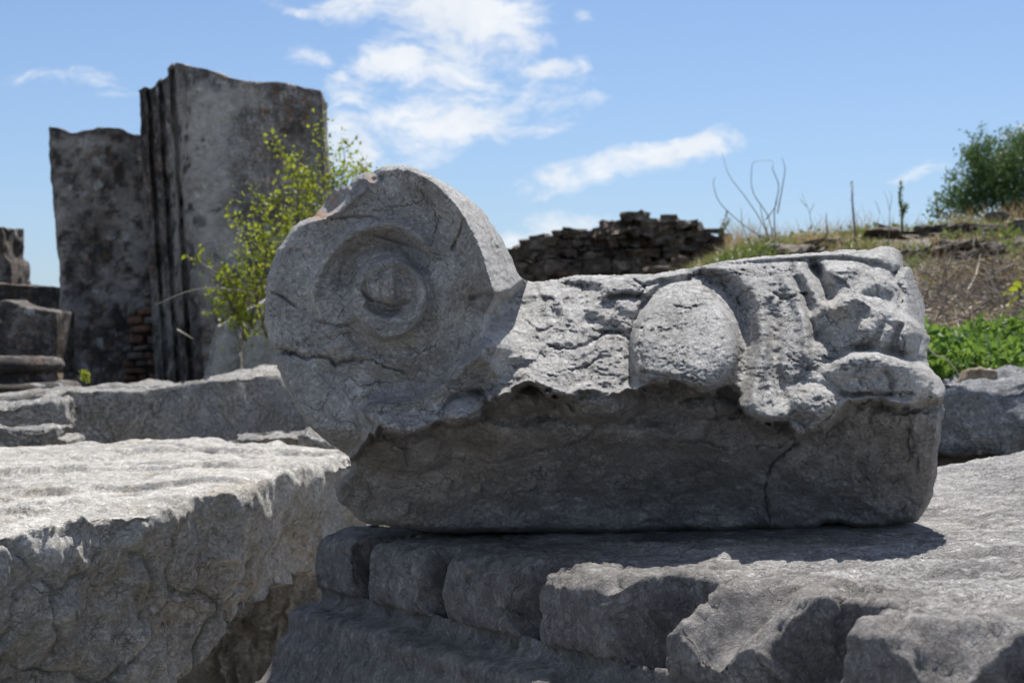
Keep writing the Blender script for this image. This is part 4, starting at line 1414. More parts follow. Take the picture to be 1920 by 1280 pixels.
def make_pillars():
    # tall pillar: moulded side (left) and broad lichened face (right)
    top = lambda p: np.interp(p, [240, 258, 270, 285, 300, 312, 330, 345, 370, 400, 420, 440, 470, 500, 530, 560, 600, 640],
                              [168, 166, 162, 166, 150, 140, 116, 113, 120, 126, 131, 142, 148, 153, 150, 157, 165, 170])
    plan = [(286, 8.66), (287, 8.50), (300, 8.48), (301, 8.40), (307, 8.46), (312, 8.38), (322, 8.35), (323, 8.24), (330, 8.30), (336, 8.20),
            (346, 8.17), (347, 8.06), (354, 8.13), (360, 8.02), (374, 7.98), (381, 7.95), (430, 8.02), (500, 8.10), (560, 8.17), (632, 8.26)]
    V, Q, _ = pillar('p', plan, [(330, 8.9), (640, 8.62)], lambda p: top(p - 28 * (1 - (p - 300) / 400.)), -.42, M_PIL, 5, lean=(-.062, 0))
    loc = (-1.35, 8.3, -.42)
    root = empty('tall_pillar', loc)
    tag(root, 'tallest ruined pillar with grooved left side and orange lichen on its broad face', 'pillar')
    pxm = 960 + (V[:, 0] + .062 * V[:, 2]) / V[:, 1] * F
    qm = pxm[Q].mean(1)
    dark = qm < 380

    def blotch(V, blobs, seed, thr=0.0):
        px_ = 960 + V[:, 0] / V[:, 1] * F; py_ = 640 - V[:, 2] / V[:, 1] * F
        r_ = np.zeros(len(V))
        for (x, y, rx, ry, s_) in blobs:
            r_ += s_ * np.exp(-((px_ - x) / rx) ** 2 - ((py_ - y) / ry) ** 2)
        n_ = fbm(V * 16, 5, .62, seed)
        return np.clip(r_ * sm(n_ + .35 * r_, thr, thr + .16), 0, 1)
    at_ = dict(pale=blotch(V, [(380, 260, 42, 90, 1.0), (385, 400, 45, 110, 1.0), (410, 210, 50, 40, .8), (455, 180, 60, 22, .5), (400, 560, 30, 70, .8),
                               (520, 300, 60, 90, .35), (330, 300, 14, 300, .5), (300, 600, 40, 120, .5)], 201),
               patina_shade=.55 * blotch(V, [(590, 300, 30, 200, .9), (480, 420, 50, 120, .6), (440, 300, 20, 90, .7)], 211))
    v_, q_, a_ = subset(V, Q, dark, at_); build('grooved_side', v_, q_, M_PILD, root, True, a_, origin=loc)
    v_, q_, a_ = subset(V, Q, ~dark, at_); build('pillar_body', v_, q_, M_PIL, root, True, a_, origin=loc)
    # shorter pillar to its left
    top2 = lambda p: np.interp(p, [80, 90, 105, 120, 135, 160, 200, 225, 236, 245, 262, 280, 330],
                               [238, 235, 236, 243, 247, 244, 237, 239, 250, 254, 252, 262, 262])
    V, Q, _ = pillar('p', [(112, 9.1), (116, 9.0), (200, 8.95), (312, 8.9), (330, 8.9)], [(125, 9.5), (340, 9.4)],
                     lambda p: top2(p - 26), -.45, M_PILD, 8, lean=(-.055, 0), big=.02, mid=.014)
    loc2 = (-2.3, 9.1, -.45)
    root2 = empty('short_pillar', loc2)
    tag(root2, 'shorter dark ruined pillar with a brick-patched lower corner, left of the tallest one', 'pillar')
    at2_ = dict(pale=.8 * blotch(V, [(160, 350, 60, 90, .6), (250, 430, 40, 110, .8), (115, 480, 16, 160, .8), (170, 270, 80, 18, .7), (230, 560, 60, 60, .5),
                                   (160, 600, 60, 80, .35)], 221, .03))
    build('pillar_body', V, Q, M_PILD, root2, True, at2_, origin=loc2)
    # brick and rubble patch in its lower right corner
    rb = random.Random(4)
    shapes = []
    for i in range(5):
        P, Qb = cube_surface(4, 3, 3)
        Vb = (P - .5)
        Vb = laplace(Vb, Qb, 1, .35)
        Vb = Vb + .05 * np.stack([vnoise(Vb * 4 + i * 3, 1), vnoise(Vb * 4 + i * 5, 2), vnoise(Vb * 4 + i * 7, 3)], 1)
        shapes.append((Vb, Qb))
    mats = {}
    for mname, mm in (('b', M_BRICK), ('m', M_MORT)):
        for i, (Vb, Qb) in enumerate(shapes):
            mats[mname, i] = mesh_data('brick', Vb, Qb, mm, True)
    y = 548.0
    row = 0
    while y < 715:
        h = rb.uniform(8, 21)
        x = 306 - np.interp(y, [540, 560, 640, 715], [24, 62, 66, 80]) + rb.uniform(-6, 6)
        while x < 304:
            w = rb.uniform(11, 46)
            if rb.random() < .22:
                x += w * .5
                continue
            kind = 'b' if rb.random() < (.62 if 560 < y else .3) else 'm'
            D = 8.84 - .03 * rb.random()
            p = at(min(x + w / 2, 303), y + h / 2, D)
            o = bpy.data.objects.new('brick' if kind == 'b' else 'rubble_stone', mats[kind, rb.randrange(5)])
            link(o, root2)
            o.location = p - np.array(loc2)
            o.scale = (w * .93 / F * D, .10, h * .86 / F * D)
            o.rotation_euler = (rb.uniform(-.2, .2), rb.uniform(-.2, .2), rb.uniform(-.3, .3))
            x += w
        y += h
        row += 1


make_pillars()

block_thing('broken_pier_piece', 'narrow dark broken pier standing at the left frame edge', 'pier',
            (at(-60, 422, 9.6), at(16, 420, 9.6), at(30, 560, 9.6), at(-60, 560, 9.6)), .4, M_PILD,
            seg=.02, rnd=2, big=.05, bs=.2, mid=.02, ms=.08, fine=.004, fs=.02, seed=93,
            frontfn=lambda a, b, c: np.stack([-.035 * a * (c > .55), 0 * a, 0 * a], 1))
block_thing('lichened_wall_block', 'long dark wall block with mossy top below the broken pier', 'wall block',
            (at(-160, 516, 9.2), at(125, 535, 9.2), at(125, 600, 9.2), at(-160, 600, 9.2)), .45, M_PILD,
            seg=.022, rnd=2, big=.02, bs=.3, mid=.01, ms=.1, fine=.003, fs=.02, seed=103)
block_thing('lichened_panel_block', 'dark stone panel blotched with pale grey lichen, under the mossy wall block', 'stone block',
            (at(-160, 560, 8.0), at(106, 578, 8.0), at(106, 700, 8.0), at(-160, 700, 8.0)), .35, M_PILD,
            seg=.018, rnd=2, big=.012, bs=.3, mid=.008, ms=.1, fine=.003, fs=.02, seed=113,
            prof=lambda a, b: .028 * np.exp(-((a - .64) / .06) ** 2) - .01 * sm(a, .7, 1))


def make_column_base():
    prof = [(0.02, -.062), (.30, -.062), (.335, -.066), (.350, -.078), (.356, -.094), (.350, -.112), (.335, -.122), (.325, -.128), (.328, -.138),
            (.330, -.150), (.345, -.156), (.385, -.160), (.410, -.168), (.420, -.182), (.412, -.200), (.40, -.208), (.40, -.42), (.02, -.42)]
    pr = catmull(prof, 3)
    n = 120
    an = np.arange(n) / n * 2 * np.pi
    c = np.array([(-52 - 960) / F * 6.1, 6.1])
    # squared-off round base
    V = np.stack([c[0] + pr[:, None, 0] * np.cos(an), c[1] + pr[:, None, 0] * np.sin(an), np.repeat(pr[:, 1:2], n, 1)], -1).reshape(-1, 3)
    m = len(pr)
    idx = np.arange(m * n).reshape(m, n)
    idn = np.roll(idx, -1, 1)
    Q = np.stack([idx[:-1], idx[1:], idn[1:], idn[:-1]], -1).reshape(-1, 4)
    N = vnormals(V, Q)
    if N[idx[m // 3, 0]] @ np.array([1, 0, 0]) < 0: Q = Q[:, ::-1]
    V = rockify(V, Q, mid=.008, ms=.07, fine=.003, fs=.02, seed=6)
    o = build('column_base', V, Q, M_PILD, None, True, origin=(c[0], c[1], -.42))
    tag(o, 'round moulded column base with two torus rings at the left edge, before the lichened panel', 'column base')


make_column_base()

block_thing('leaning_broken_slab', 'wide grey broken slab leaning at the foot of the tallest pillar', 'stone slab',
            (at(398, 606, 7.2), at(452, 583, 7.2), at(455, 720, 7.1), at(372, 720, 7.1)), .22, M_SLAB,
            seg=.012, rnd=2, big=.03, bs=.15, mid=.012, ms=.06, fine=.003, fs=.02, seed=123, stretch=(2, 1, .5))
block_thing('leaning_broken_slab', 'narrow grey broken slab leaning between its wider neighbour and the volute', 'stone slab',
            (at(456, 576, 7.1), at(505, 550, 7.1), at(530, 715, 7.0), at(458, 715, 7.0)), .22, M_SLAB,
            seg=.012, rnd=2, big=.03, bs=.15, mid=.012, ms=.06, fine=.003, fs=.02, seed=133, stretch=(2, 1, .5))
block_thing('brown_boulder', 'brown tilted boulder under the yellow-green shrub beside the volute', 'boulder',
            (at(440, 560, 7.5), at(520, 510, 7.5), at(530, 620, 7.5), at(430, 620, 7.5)), .3, M_TAN,
            seg=.014, rnd=4, big=.04, bs=.15, mid=.012, ms=.06, fine=.003, fs=.02, seed=143)

# ------------------------------------------------------------------ rubble wall behind
def make_rubble_wall():
    D = 12.6
    top = lambda p: np.interp(p, [948, 958, 972, 978, 990, 1000, 1020, 1034, 1060, 1100, 1140, 1150, 1190, 1215, 1225, 1262, 1265, 1278, 1280, 1312, 1316, 1332, 1340, 1352, 1362, 1372],
                              [500, 470, 462, 450, 452, 440, 444, 436, 430, 422, 418, 408, 405, 404, 408, 402, 399, 399, 406, 403, 416, 426, 428, 432, 440, 470])
    root_loc = np.array(at(1160, 560, D + .2))
    root = empty('rubble_wall', root_loc)
    tag(root, 'dark ruined wall of thin stacked stones on the hill behind the capital', 'wall')
    # core
    xs = np.linspace(958, 1366, 120)
    P, Q = cube_surface(120, 4, 20)
    a, b, c = P.T
    px = 958 + a * (1366 - 958)
    zt = (640 - top(px) - 9) / F * D
    V = np.column_stack([(px - 960) / F * D, D + .12 + b * .5, -.0 + (zt - 0.0) * c])
    V = rockify(V, Q, mid=.04, ms=.12, seed=2)
    build('wall_core', V, Q, M_WALL, root, False, origin=root_loc)
    rb = random.Random(21)
    vars_ = []
    for i in range(12):
        P, Qb = cube_surface(3, 2, 2)
        Vb = P - .5
        Vb = Vb + .22 * np.stack([vnoise(Vb * 3 + i * 3.3, 11), vnoise(Vb * 3 + i * 5.1, 12), vnoise(Vb * 3 + i * 7.7, 13)], 1)
        vars_.append(mesh_data('stone', Vb, Qb, M_WALL, False))
    y = 545.0
    cnt = 0
    while y > 396 and cnt < 290:
        h = rb.uniform(7, 17) if y < 500 else rb.uniform(16, 30)
        x = 950 + rb.uniform(-8, 4)
        while x < 1372:
            w = rb.uniform(10, 46) if y < 500 else rb.uniform(24, 50)
            t = top(x + w / 2)
            if y - h * .7 > t - 1 and cnt < 290:
                d = D + rb.uniform(-.05, .06) - .10 * (545 - y < 40)
                o = bpy.data.objects.new('stone', vars_[rb.randrange(12)])
                link(o, root)
                p = at(x + w / 2, y - h / 2 + rb.uniform(-3, 3), d)
                o.location = p - root_loc
                o.scale = (w * 1.02 / F * D, rb.uniform(.16, .30), h * rb.uniform(.75, 1.5) / F * D)
                tilt = .16 if x > 1000 else .5
                o.rotation_euler = (rb.uniform(-.1, .1), rb.uniform(-tilt, tilt) - .03, rb.uniform(-.35, .35))
                cnt += 1
            x += w * .97
        y -= h * .95


make_rubble_wall()

# ------------------------------------------------------------------ vegetation helpers
def leaf_cloud(C, size, aspect=.55, rs=None, fold=.25, up=.3):
    """one pointed four-sided leaf per centre"""
    rs = rs or RNG
    n = len(C)
    size = np.broadcast_to(size, (n,))[:, None]
    d = rs.normal(size=(n, 3)); d[:, 2] += up
    d /= np.linalg.norm(d, axis=1, keepdims=True)
    e = rs.normal(size=(n, 3))
    s = np.cross(d, e); s /= np.linalg.norm(s, axis=1, keepdims=True)
    nn = np.cross(d, s)
    a = C
    b = C + d * size * .5 + s * size * aspect * .5 + nn * size * fold * .3
    c = C + d * size
    e2 = C + d * size * .5 - s * size * aspect * .5 + nn * size * fold * .3
    V = np.stack([a, b, c, e2], 1).reshape(-1, 3)
    Q = np.arange(4 * n).reshape(n, 4)
    rnd = np.repeat(rs.rand(n), 4)
    return V, Q, rnd


def blades(C, h, w, lean=.35, rs=None):
    rs = rs or RNG
    n = len(C)
    h = np.broadcast_to(h, (n,))[:, None]; w = np.broadcast_to(w, (n,))[:, None]
    th = rs.rand(n) * 2 * np.pi
    s = np.stack([np.cos(th), np.sin(th) * .5, 0 * th], 1)
    l = rs.normal(size=(n, 3)) * lean; l[:, 2] = 0
    z = np.array([0, 0, 1.])
    mid = C + (z + l * .45) * h * .55
    tip = C + (z * .95 + l * 1.3) * h
    V = np.stack([C - s * w, C + s * w, mid + s * w * .7, mid - s * w * .7, tip], 1).reshape(-1, 3)
    b = np.arange(n)[:, None] * 5
    Q = np.concatenate([b + np.array([[0, 1, 2, 3]]), b + np.array([[3, 2, 4, 4]])])
    # make true triangle by splitting: use tri faces
    T = np.concatenate([b + np.array([[0, 1, 2]]), b + np.array([[0, 2, 3]]), b + np.array([[3, 2, 4]])])
    return V, T, np.repeat(rs.rand(n), 5)


def on_hill(px, D):
    x = (px - 960) / F * D
    return np.stack([x, D, hill_n(x, D)], 1)


def make_hill_vegetation():
    rs = np.random.RandomState(5)
    # dry grass on crest and slope
    def grass(name, n, pxr, Dr, hr, w, mat, label, seedn, dens_thr=.0, lean=.35):
        px = rs.uniform(*pxr, n * 2); D = rs.uniform(*Dr, n * 2)
        C = on_hill(px, D)
        f = fbm(C * np.array([2.2, 2.2, 0]), 3, .5, seedn)
        k = f > dens_thr + rs.normal(size=len(f)) * .12
        C = C[k][:n]
        f = f[k][:n]
        h = rs.uniform(*hr, len(C)) * (.7 + .9 * np.clip(f, 0, 1))
        V, T, r = blades(C, h, w, lean, rs)
        o = build(name, V, T, mat, None, False, {'rnd': r})
        tag(o, label, 'grass', kind='stuff')
    grass('dry_grass', 17000, (1260, 2500), (7.0, 11.5), (.03, .11), .0032, M_DRY, 'dry straw-coloured grass scattered over the hillside', 14, .05)
    grass('green_grass', 18000, (1260, 2500), (6.4, 11.2), (.03, .11), .0038, M_OLIVE, 'olive green grass growing in tufts on the hillside', 24, .02)
    grass('tall_dry_grass', 3000, (1360, 2400), (8.9, 10.2), (.08, .26), .0025, M_DRY, 'tall thin dry grass along the crest of the hill', 34, -.02, .22)
    grass('wall_foot_grass', 2600, (1150, 1400), (11.2, 12.3), (.05, .2), .004, M_OLIVE, 'green and brown grass at the foot of the rubble wall', 44, -.1)
    grass('wall_foot_straw', 2200, (1170, 1400), (11.0, 12.3), (.06, .2), .004, M_DRY, 'straw-coloured grass at the foot of the rubble wall', 54, -.1)
    grass('slope_straw', 9000, (1640, 2450), (5.35, 7.6), (.04, .16), .0028, M_DRY, 'thin straw over the lower slope between twigs and green weeds', 84, -.05, .6)
    grass('slope_grass', 9000, (1640, 2450), (5.35, 7.8), (.03, .12), .0035, M_OLIVE, 'green grass tufts on the lower slope above the green weeds', 94, .0, .5)
    # leafy ground cover tufts on the slope
    n = 11000
    px = rs.uniform(1380, 2500, n * 2); D = rs.uniform(5.3, 10.4, n * 2)
    C = on_hill(px, D)
    f = fbm(C * np.array([3.1, 3.1, 0]), 3, .5, 64)
    C = C[f > .06][:n]
    C[:, 2] += rs.rand(len(C)) * .09
    V, Q, r = leaf_cloud(C, rs.uniform(.014, .045, len(C)), .5, rs)
    o = build('hillside_weeds', V, Q, M_OLIVE, None, False, {'rnd': r})
    tag(o, 'low leafy weeds dotted over the brown hillside', 'weeds', kind='stuff')
    # fresh green weeds patch at right
    n = 15000
    px = rs.uniform(1690, 2350, n); D = rs.uniform(4.5, 5.45, n)
    C = on_hill(px, D)
    mound = .05 + .15 * np.clip(.5 + 1.2 * fbm(C * np.array([2.6, 2.6, 0]), 4, .55, 74), 0, 1)
    mound *= sm(5.5 - D, 0, .3)
    C[:, 2] += mound * np.sqrt(rs.rand(n))
    V, Q, r = leaf_cloud(C, rs.uniform(.018, .042, n), .62, rs, up=.1)
    o = build('green_weeds', V, Q, M_WEED, None, False, {'rnd': r})
    tag(o, 'lush fresh green weeds behind the fissured block on the right', 'weeds', kind='stuff')
    # dry brush tangle
    parts = []
    for i in range(1900):
        p0 = on_hill(np.array([rs.uniform(1690, 2000)]), np.array([rs.uniform(5.5, 7.2)]))[0]
        p0[2] += rs.uniform(0, .10)
        d = rs.normal(size=3) * np.array([1, .6, .22]); d /= np.linalg.norm(d)
        L = rs.uniform(.10, .36)
        pts = np.array([p0, p0 + d * L * .5 + rs.normal(size=3) * .02, p0 + d * L + rs.normal(size=3) * .04])
        pts[:, 2] = np.maximum(pts[:, 2], p0[2] - .02)
        parts.append(tube(pts, [.0034, .0028, .0014], 3))
    V, Q = join(parts)
    o = build('dry_brush', V, Q, M_TWIG, None, False, {'rnd': np.repeat(rs.rand(len(parts)), 9)})
    tag(o, 'tangled heap of dry brown twigs above the green weeds', 'brushwood', kind='stuff')


make_hill_vegetation()


def rock_mesh(seed, mat, flat=1.0):
    P, Q = cube_surface(9, 9, 9)
    V = P - .5
    V = V / np.maximum(np.linalg.norm(V, axis=1, keepdims=True), 1e-6) * .5 * .6 + V * .45
    V[:, 2] *= flat
    f, _ = cells(V * 2.6 + seed * 3.1, seed, 1.4)
    N = vnormals(V, Q)
    V = V + N * (.16 * (f - .2))[:, None] + N * (.03 * fbm(V * 9, 3, .6, seed))[:, None]
    return mesh_data('hill_rock', V, Q, mat, True)


def make_hill_rocks():
    ms_ = [rock_mesh(i, M_ROCK, .8) for i in range(5)] + [rock_mesh(i + 9, M_WALL, .7) for i in range(3)]
    spec = [  # px, py, width px, height px, D, mesh index, rot, label
        (1830, 433, 130, 26, 9.0, 5, .1, 'longest dark ledge stone under the big bush'),
        (1760, 440, 90, 20, 9.0, 6, -.1, 'dark ledge stone left of the longest ledge stone'),
        (1700, 450, 70, 22, 9.0, 7, .3, 'dark square ledge stone in the middle of the crest'),
        (1640, 455, 60, 18, 9.1, 5, .2, 'dark ledge stone showing just above the leaf end of the capital'),
        (1560, 458, 70, 20, 9.2, 6, .0, 'dark flat ledge stone on the crest left of centre'),
        (1480, 465, 60, 14, 9.3, 7, .2, 'leftmost dark flat ledge stone on the crest'),
        (1808, 470, 96, 10, 8.0, 1, -.16, 'long thin grey stone slab lying across the slope'),
        (1800, 492, 34, 10, 7.6, 2, -.3, 'short pale stone lying under the long thin one'),
        (1915, 468, 34, 26, 7.6, 3, .4, 'grey pointed stone at the right edge of the slope'),
        (1880, 478, 44, 8, 7.7, 4, .05, 'thin pale stone beside the grey pointed stone'),
        (1870, 406, 50, 18, 9.3, 0, .2, 'brown rounded stone on the crest below the bush'),
        (1925, 425, 70, 26, 9.0, 2, .1, 'wide brown stone on the crest at the right edge'),
        (1400, 468, 36, 16, 10.2, 1, .1, 'lone brown stone on the crest beside the rubble wall'),
        (1232, 506, 50, 16, 11.2, 5, .1, 'low dark stone at the foot of the rubble wall'),
        (1275, 492, 34, 22, 11.2, 6, .3, 'dark upright stone at the right foot of the rubble wall'),
        (1860, 500, 40, 10, 7.0, 3, .2, 'small grey stone half buried in the slope'),
        (1770, 515, 44, 14, 6.9, 4, -.2, 'grey stone beside the dry twigs'),
        (1905, 590, 50, 16, 5.9, 0, .2, 'brown stone above the green weeds at right'),
    ]
    rb = random.Random(3)
    for (px, py, w, h, D, mi, rot, lab) in spec:
        o = bpy.data.objects.new('hill_rock', ms_[mi])
        link(o)
        if px > 1380:
            Ds = np.linspace(5.4, 9.7, 60)
            hp = on_hill(np.full(60, float(px)), Ds)
            pyy = 640 - hp[:, 2] / Ds * F
            D = Ds[np.argmin(np.abs(pyy - (py + h * .35)))]
        p = at(px, py, D)
        o.location = p
        o.scale = (w / F * D * 1.1, max(.10, w / F * D * .7), h / F * D * 1.6)
        o.rotation_euler = (rb.uniform(-.1, .1), rot * .4, rot)
        tag(o, lab, 'rock', 'stones lying on the hillside')
    # scattered small stones, beyond counting
    rs = np.random.RandomState(8)
    P, Q = cube_surface(2, 2, 2)
    parts = []
    for i in range(900):
        D = rs.uniform(6.3, 10); px = rs.uniform(1400, 2400)
        c = on_hill(np.array([px]), np.array([D]))[0]
        s = rs.uniform(.012, .055) * np.array([1.5, 1.2, .7])
        th = rs.rand() * 6.28
        v = (P - .5) * s + rs.normal(size=P.shape) * s * .12
        R_ = np.array([[math.cos(th), -math.sin(th), 0], [math.sin(th), math.cos(th), 0], [0, 0, 1]])
        parts.append((v @ R_.T + c, Q))
    V, Q = join(parts)
    o = build('stone_rubble', V, Q, M_ROCK, None, False)
    tag(o, 'countless small brown stones strewn over the hillside', 'rubble', kind='stuff')


make_hill_rocks()


def make_ledge():
    rb = random.Random(31)
    top = lambda p: np.interp(p, [1460, 1480, 1520, 1600, 1640, 1700, 1760, 1800, 1870, 1885], [472, 462, 456, 450, 446, 436, 430, 427, 430, 450])
    Ds = np.linspace(6.5, 9.9, 80)
    loc = on_hill(np.array([1660.]), np.array([8.6]))[0]
    root = empty('rubble_ledge', loc)
    tag(root, 'low tumbled ledge of dark flat stones running along the hillside below the bush', 'ledge')
    vs = []
    for i in range(8):
        P, Qb = cube_surface(3, 3, 2)
        Vb = P - .5
        Vb = Vb + .24 * np.stack([vnoise(Vb * 3 + i * 4.3, 21), vnoise(Vb * 3 + i * 6.1, 22), vnoise(Vb * 3 + i * 8.7, 23)], 1)
        vs.append(mesh_data('stone', Vb, Qb, M_WALL if i % 4 else M_ROCK, False))
    for row in range(6):
        x = 1462 + rb.uniform(0, 20)
        while x < 1885:
            w = rb.uniform(22, 70); h = rb.uniform(7, 15)
            y = top(x + w / 2) + row * 9 + rb.uniform(-3, 5)
            if rb.random() < (.85 - .08 * row):
                hp = on_hill(np.full(80, x + w / 2), Ds)
                pyy = 640 - hp[:, 2] / Ds * F
                D = Ds[np.argmin(np.abs(pyy - (y + h * .6)))] if row < 5 else 7.2
                D = min(D, 8.9)
                p = at(x + w / 2, y, D)
                o = bpy.data.objects.new('stone', vs[rb.randrange(8)])
                link(o, root)
                o.location = p - loc
                o.scale = (w / F * D * 1.05, rb.uniform(.15, .35), h / F * D * 1.15)
                o.rotation_euler = (rb.uniform(-.1, .25), rb.uniform(-.14, .14) - .05, rb.uniform(-.4, .4))
            x += w * rb.uniform(.9, 1.3)


make_ledge()


def make_bush():
    rs = np.random.RandomState(15)
    D = 10.4
    blobs = [(1900, 330, 92, 62, .45), (1965, 300, 100, 66, .5), (1840, 345, 60, 44, .35), (1868, 295, 50, 32, .3), (1935, 268, 60, 22, .3),
             (1800, 385, 46, 22, .3), (1835, 285, 24, 30, .2), (2050, 330, 90, 70, .5), (1770, 396, 26, 12, .2), (1900, 380, 110, 40, .5)]
    Cs = []
    clumps = []
    for (px, py, rx, ry, rd) in blobs:
        k = int(rx * ry / 34)
        for _ in range(k):
            v = rs.normal(size=3); v /= np.linalg.norm(v); v *= rs.rand() ** .33
            clumps.append(at(px + v[0] * rx, py - v[2] * ry, D) + np.array([0, v[1] * rd, 0]))
    for c in clumps:
        n = rs.randint(16, 44)
        ax = rs.normal(size=3); ax[2] = abs(ax[2]) + .6; ax /= np.linalg.norm(ax)
        t = rs.rand(n, 1)
        Cs.append(c + ax * (t - .4) * rs.uniform(.08, .22) + rs.normal(size=(n, 3)) * .022)
    C = np.concatenate(Cs)
    V, Q, r = leaf_cloud(C, rs.uniform(.018, .04, len(C)), .38, rs, up=.5)
    loc = np.array(at(1910, 420, D))
    root = empty('green_bush', loc)
    tag(root, 'dense dark green bush on the hilltop at the right edge', 'bush')
    build('foliage', V, Q, M_BUSH, root, False, {'rnd': r}, origin=loc)
    parts = []
    for (tx, ty) in [(1850, 300), (1900, 280), (1950, 275), (2010, 300), (1800, 380), (1930, 330)]:
        parts.append(tube(catmull([at(1910, 425, D), at((1910 + tx) / 2, (425 + ty) / 2 + 12, D + .1), at(tx, ty, D)], 5), np.linspace(.022, .004, 11), 5))
    V, Q = join(parts)
    build('stem', V, Q, M_BARK, root, True, {'rnd': np.zeros(len(V))}, origin=loc)


make_bush()


def make_shrub():
    """yellow-green shrub growing before the tallest pillar"""
    rs = np.random.RandomState(25)
    loc = np.array(at(500, 640, 6.9))
    root = empty('yellow_green_shrub', loc)
    tag(root, 'yellow-green leafy shrub growing between the tallest pillar and the volute', 'shrub')
    tips = [((600, 222), (615, 380), 6.9, 1.0), ((512, 258), (560, 380), 6.8, 1.), ((468, 362), (500, 470), 6.7, 1.1), ((560, 290), (580, 400), 7.1, .8),
            ((640, 258), (640, 340), 7.2, .35), ((690, 306), (660, 360), 7.0, .6), ((354, 482), (410, 520), 6.7, .35), ((440, 400), (480, 500), 6.8, .9),
            ((425, 520), (450, 560), 6.7, 1.1), ((405, 575), (440, 580), 6.7, .9), ((625, 300), (620, 400), 6.9, .9), ((520, 360), (540, 450), 6.8, .9),
            ((455, 600), (470, 600), 6.7, .8), ((660, 320), (640, 380), 6.9, .8), ((580, 330), (570, 420), 6.8, .9), ((500, 430), (510, 500), 6.7, .9),
            ((612, 420), (600, 480), 6.9, .8), ((440, 470), (470, 520), 6.75, .7), ((545, 300), (560, 390), 6.9, .7)]
    parts = []; Cs = []
    for (tp, mp_, D, dens) in tips:
        b = (tp[0] * .45 + 510 * .55 + rs.uniform(-25, 25), 622 + rs.uniform(-15, 20))
        path = catmull([at(*b, D), at(*mp_, D + rs.uniform(-.1, .1)), at(*tp, D)], 14)
        parts.append(tube(path, np.linspace(.0045, .0012, len(path)), 4))
        for i in range(6, len(path)):
            for _ in range(int(9 * dens)):
                if rs.rand() < .8:
                    spread = .020 + .030 * (1 - i / len(path)) + .01 * rs.rand()
                    Cs.append(path[i] + rs.normal(size=3) * spread)
        # side sprigs
        for s in range(int(7 * dens)):
            i = rs.randint(8, len(path) - 3)
            d = rs.normal(size=3) * np.array([1, .8, .5]) + np.array([0, 0, .8]); d /= np.linalg.norm(d)
            L = rs.uniform(.06, .15)
            sp = np.array([path[i], path[i] + d * L * .5, path[i] + d * L + np.array([0, 0, .02])])
            parts.append(tube(sp, [.002, .0015, .0008], 3))
            for t in np.linspace(.25, 1, 9):
                Cs.append(path[i] + d * L * t + rs.normal(size=3) * .012)
    V, Q = join([p for p in parts])
    build('stem', V, Q, M_BARK, root, True, {'rnd': np.zeros(len(V))}, origin=loc)
    C = np.array(Cs)
    V, Q, r = leaf_cloud(C, rs.uniform(.010, .034, len(C)), .62, rs, up=.6)
    build('foliage', V, Q, M_YLEAF, root, False, {'rnd': r}, origin=loc)


make_shrub()


def thin_plant(name, label, cat, paths, mat, D, r0=.0045, leaves=None, group=None):
    base = np.array(at(paths[0][0][0], paths[0][0][1], D))
    root = empty(name, base)
    tag(root, label, cat, group)
    rs = np.random.RandomState(int(paths[0][0][0]))
    for pth in paths:
        pts = catmull([at(p[0], p[1], D + rs.uniform(-.05, .05)) for p in pth], 6)
        V, Q = tube(pts, np.linspace(r0, r0 * .3, len(pts)), 4)
        build('stem', V, Q, mat, root, True, {'rnd': np.full(len(V), rs.rand())}, origin=base)
    if leaves:
        Cs = []
        for pth in paths:
            pts = catmull([at(p[0], p[1], D) for p in pth], 14)
            for p in pts[len(pts) // 4:]:
                for _ in range(leaves[0]):
                    Cs.append(p + rs.normal(size=3) * leaves[1])
        C = np.array(Cs)
        V, Q, r = leaf_cloud(C, leaves[2], .45, rs, up=1.0)
        build('foliage', V, Q, leaves[3], root, False, {'rnd': r}, origin=base)


thin_plant('bare_branch', 'tall bare branching dry stalk rising against the sky right of the rubble wall', 'dry stalk',
           [[(1452, 475), (1430, 420), (1398, 370), (1368, 330), (1354, 288)], [(1452, 475), (1442, 410), (1412, 360), (1410, 312), (1418, 302)],
            [(1446, 455), (1395, 422), (1350, 380), (1338, 345), (1341, 332)], [(1455, 478), (1452, 400), (1460, 350), (1449, 318), (1448, 302), (1418, 302)],
            [(1458, 400), (1468, 345), (1472, 315), (1466, 296)], [(1436, 412), (1452, 390), (1460, 372)],
            [(1440, 440), (1428, 400), (1425, 380)], [(1470, 470), (1450, 430), (1440, 418)], [(1405, 455), (1392, 420), (1390, 390)]],
           M_TWIG, 8.8, .0036)
thin_plant('weed_stalk', 'straight thin grey seed stalk standing left of the green one', 'weed stalk',
           [[(1604, 450), (1600, 400), (1598, 370), (1597, 342)]], M_TWIG, 8.6, .007, (2, .004, .012, M_TWIG))
thin_plant('weed_stalk', 'thickest green weed stalk with a forked tip, left of the bush', 'weed stalk',
           [[(1692, 440), (1691, 400), (1688, 370), (1690, 340)], [(1691, 408), (1696, 394), (1699, 385)]], M_OLIVE, 8.6, .007, (5, .006, .016, M_OLIVE))
thin_plant('weed_stalk', 'short grey stalk at the left end of the grassy crest', 'weed stalk',
           [[(1550, 450), (1550, 420), (1549, 398)]], M_TWIG, 8.8, .004)
thin_plant('weed_stalk', 'faint stalk just left of the bush foot', 'weed stalk',
           [[(1757, 410), (1756, 385), (1755, 364)]], M_TWIG, 8.8, .004, (2, .005, .012, M_OLIVE))
thin_plant('weed_stalk', 'green slanting sprig beside the right end of the rubble wall', 'weed stalk',
           [[(1346, 440), (1356, 420), (1364, 398)], [(1350, 440), (1362, 425), (1368, 412)]], M_OLIVE, 11.0, .003, (2, .006, .022, M_OLIVE))
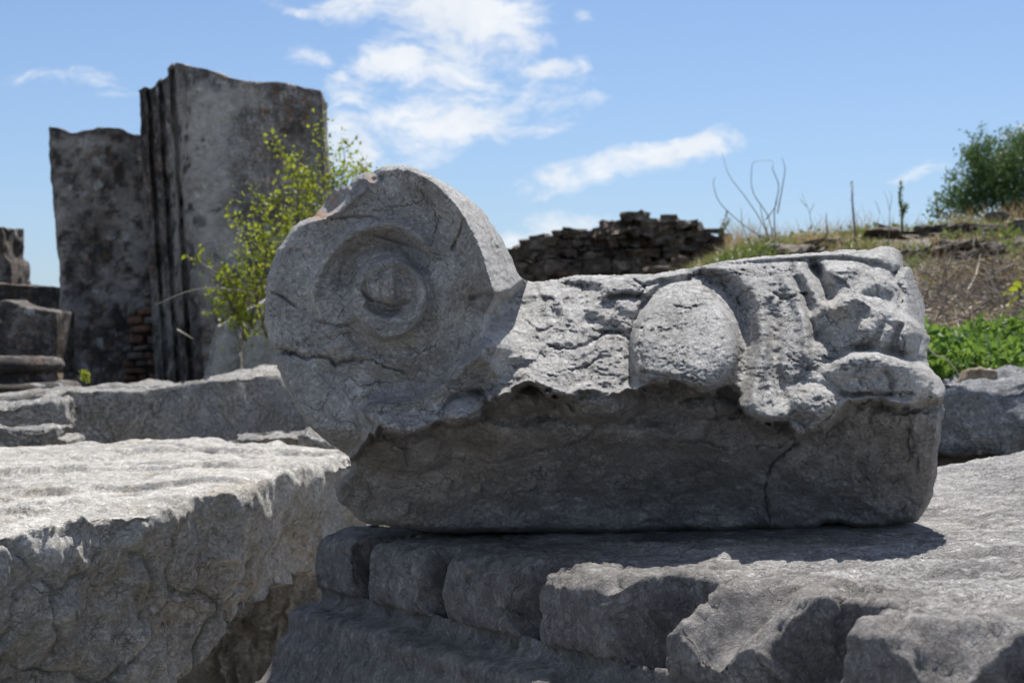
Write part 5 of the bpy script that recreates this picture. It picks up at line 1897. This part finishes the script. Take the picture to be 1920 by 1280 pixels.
thin_plant('thin_weed', 'wispy branching dry weed between the bare branch and the first stalk', 'dry weed',
           [[(1522, 430), (1518, 400), (1508, 375), (1503, 360)], [(1518, 400), (1525, 385), (1530, 372)], [(1514, 388), (1505, 380), (1500, 372)]],
           M_DRY, 9.0, .002)
thin_plant('thin_weed', 'wispy branching dry weed between the green stalk and the bush', 'dry weed',
           [[(1668, 425), (1668, 395), (1662, 370), (1656, 358)], [(1668, 395), (1672, 372), (1668, 358)], [(1650, 400), (1645, 385), (1640, 375)]],
           M_DRY, 9.0, .002)
thin_plant('bent_straw', 'pale bent straw crossing the green weeds beside the capital', 'straw',
           [[(1732, 640), (1752, 664), (1772, 671), (1790, 690), (1806, 714)]], M_STALK, 4.25, .0030)
thin_plant('pale_straw', 'short pale straw standing between dry twigs and green weeds', 'straw',
           [[(1745, 560), (1738, 535), (1739, 515)]], M_STALK, 5.9, .004)
thin_plant('pale_straw', 'pale straw slanting above the green weeds', 'straw',
           [[(1802, 576), (1795, 565), (1786, 552)]], M_STALK, 5.8, .005)
thin_plant('long_dry_twig', 'long thin dry twig arching across the foot of the tallest pillar', 'twig',
           [[(482, 552), (440, 543), (400, 540), (350, 547), (290, 572)]], M_STALK, 6.6, .0035)
thin_plant('short_dry_twig', 'short pale twig at the foot of the tallest pillar', 'twig',
           [[(332, 618), (345, 625), (362, 635)]], M_STALK, 6.9, .004)
thin_plant('yellow_sprout', 'tiny yellow-green sprout on top of the left stone block', 'sprout',
           [[(162, 720), (160, 708), (158, 700)]], M_YLEAF, 5.5, .003, (3, .008, .016, M_YLEAF))


def make_yellow_plant():
    rs = np.random.RandomState(6)
    D = 6.0
    loc = np.array(at(1910, 575, D))
    root = empty('broad_leaved_plant', loc)
    tag(root, 'yellow-green broad-leaved plant at the right edge above the green weeds', 'plant')
    for (px, py, dx, dz) in [(1912, 545, -.06, .01), (1918, 552, .03, .03), (1910, 560, -.05, -.02), (1922, 555, .06, 0), (1915, 542, -.03, .03), (1900, 556, -.04, .02)]:
        c = np.array(at(px, py, D))
        d = np.array([dx, -.02, dz]); d /= np.linalg.norm(d)
        s = np.cross(d, [0, 1, .3]); s /= np.linalg.norm(s)
        L = .07
        t = np.linspace(0, 1, 6)
        wv = .013 * np.sin(np.pi * np.clip(t * .94 + .03, 0, 1)) ** .7
        mid = c + d * L * t[:, None] + np.array([0, 0, -.03]) * (t ** 2)[:, None]
        V = np.stack([mid - s * wv[:, None] + [0, 0, .008], mid, mid + s * wv[:, None] + [0, 0, .008]], 1).reshape(-1, 3)
        Q = []
        for i in range(5):
            for j in range(2):
                Q.append((i * 3 + j, i * 3 + j + 1, i * 3 + j + 4, i * 3 + j + 3))
        build('leaf', V, np.array(Q), M_YLEAF, root, True, {'rnd': np.full(len(V), rs.rand())}, origin=loc)
    pts = catmull([at(1910, 575, D), at(1912, 555, D), at(1910, 535, D)], 5)
    V, Q = tube(pts, .004, 5)
    build('stem', V, Q, M_OLIVE, root, True, {'rnd': np.zeros(len(V))}, origin=loc)


make_yellow_plant()
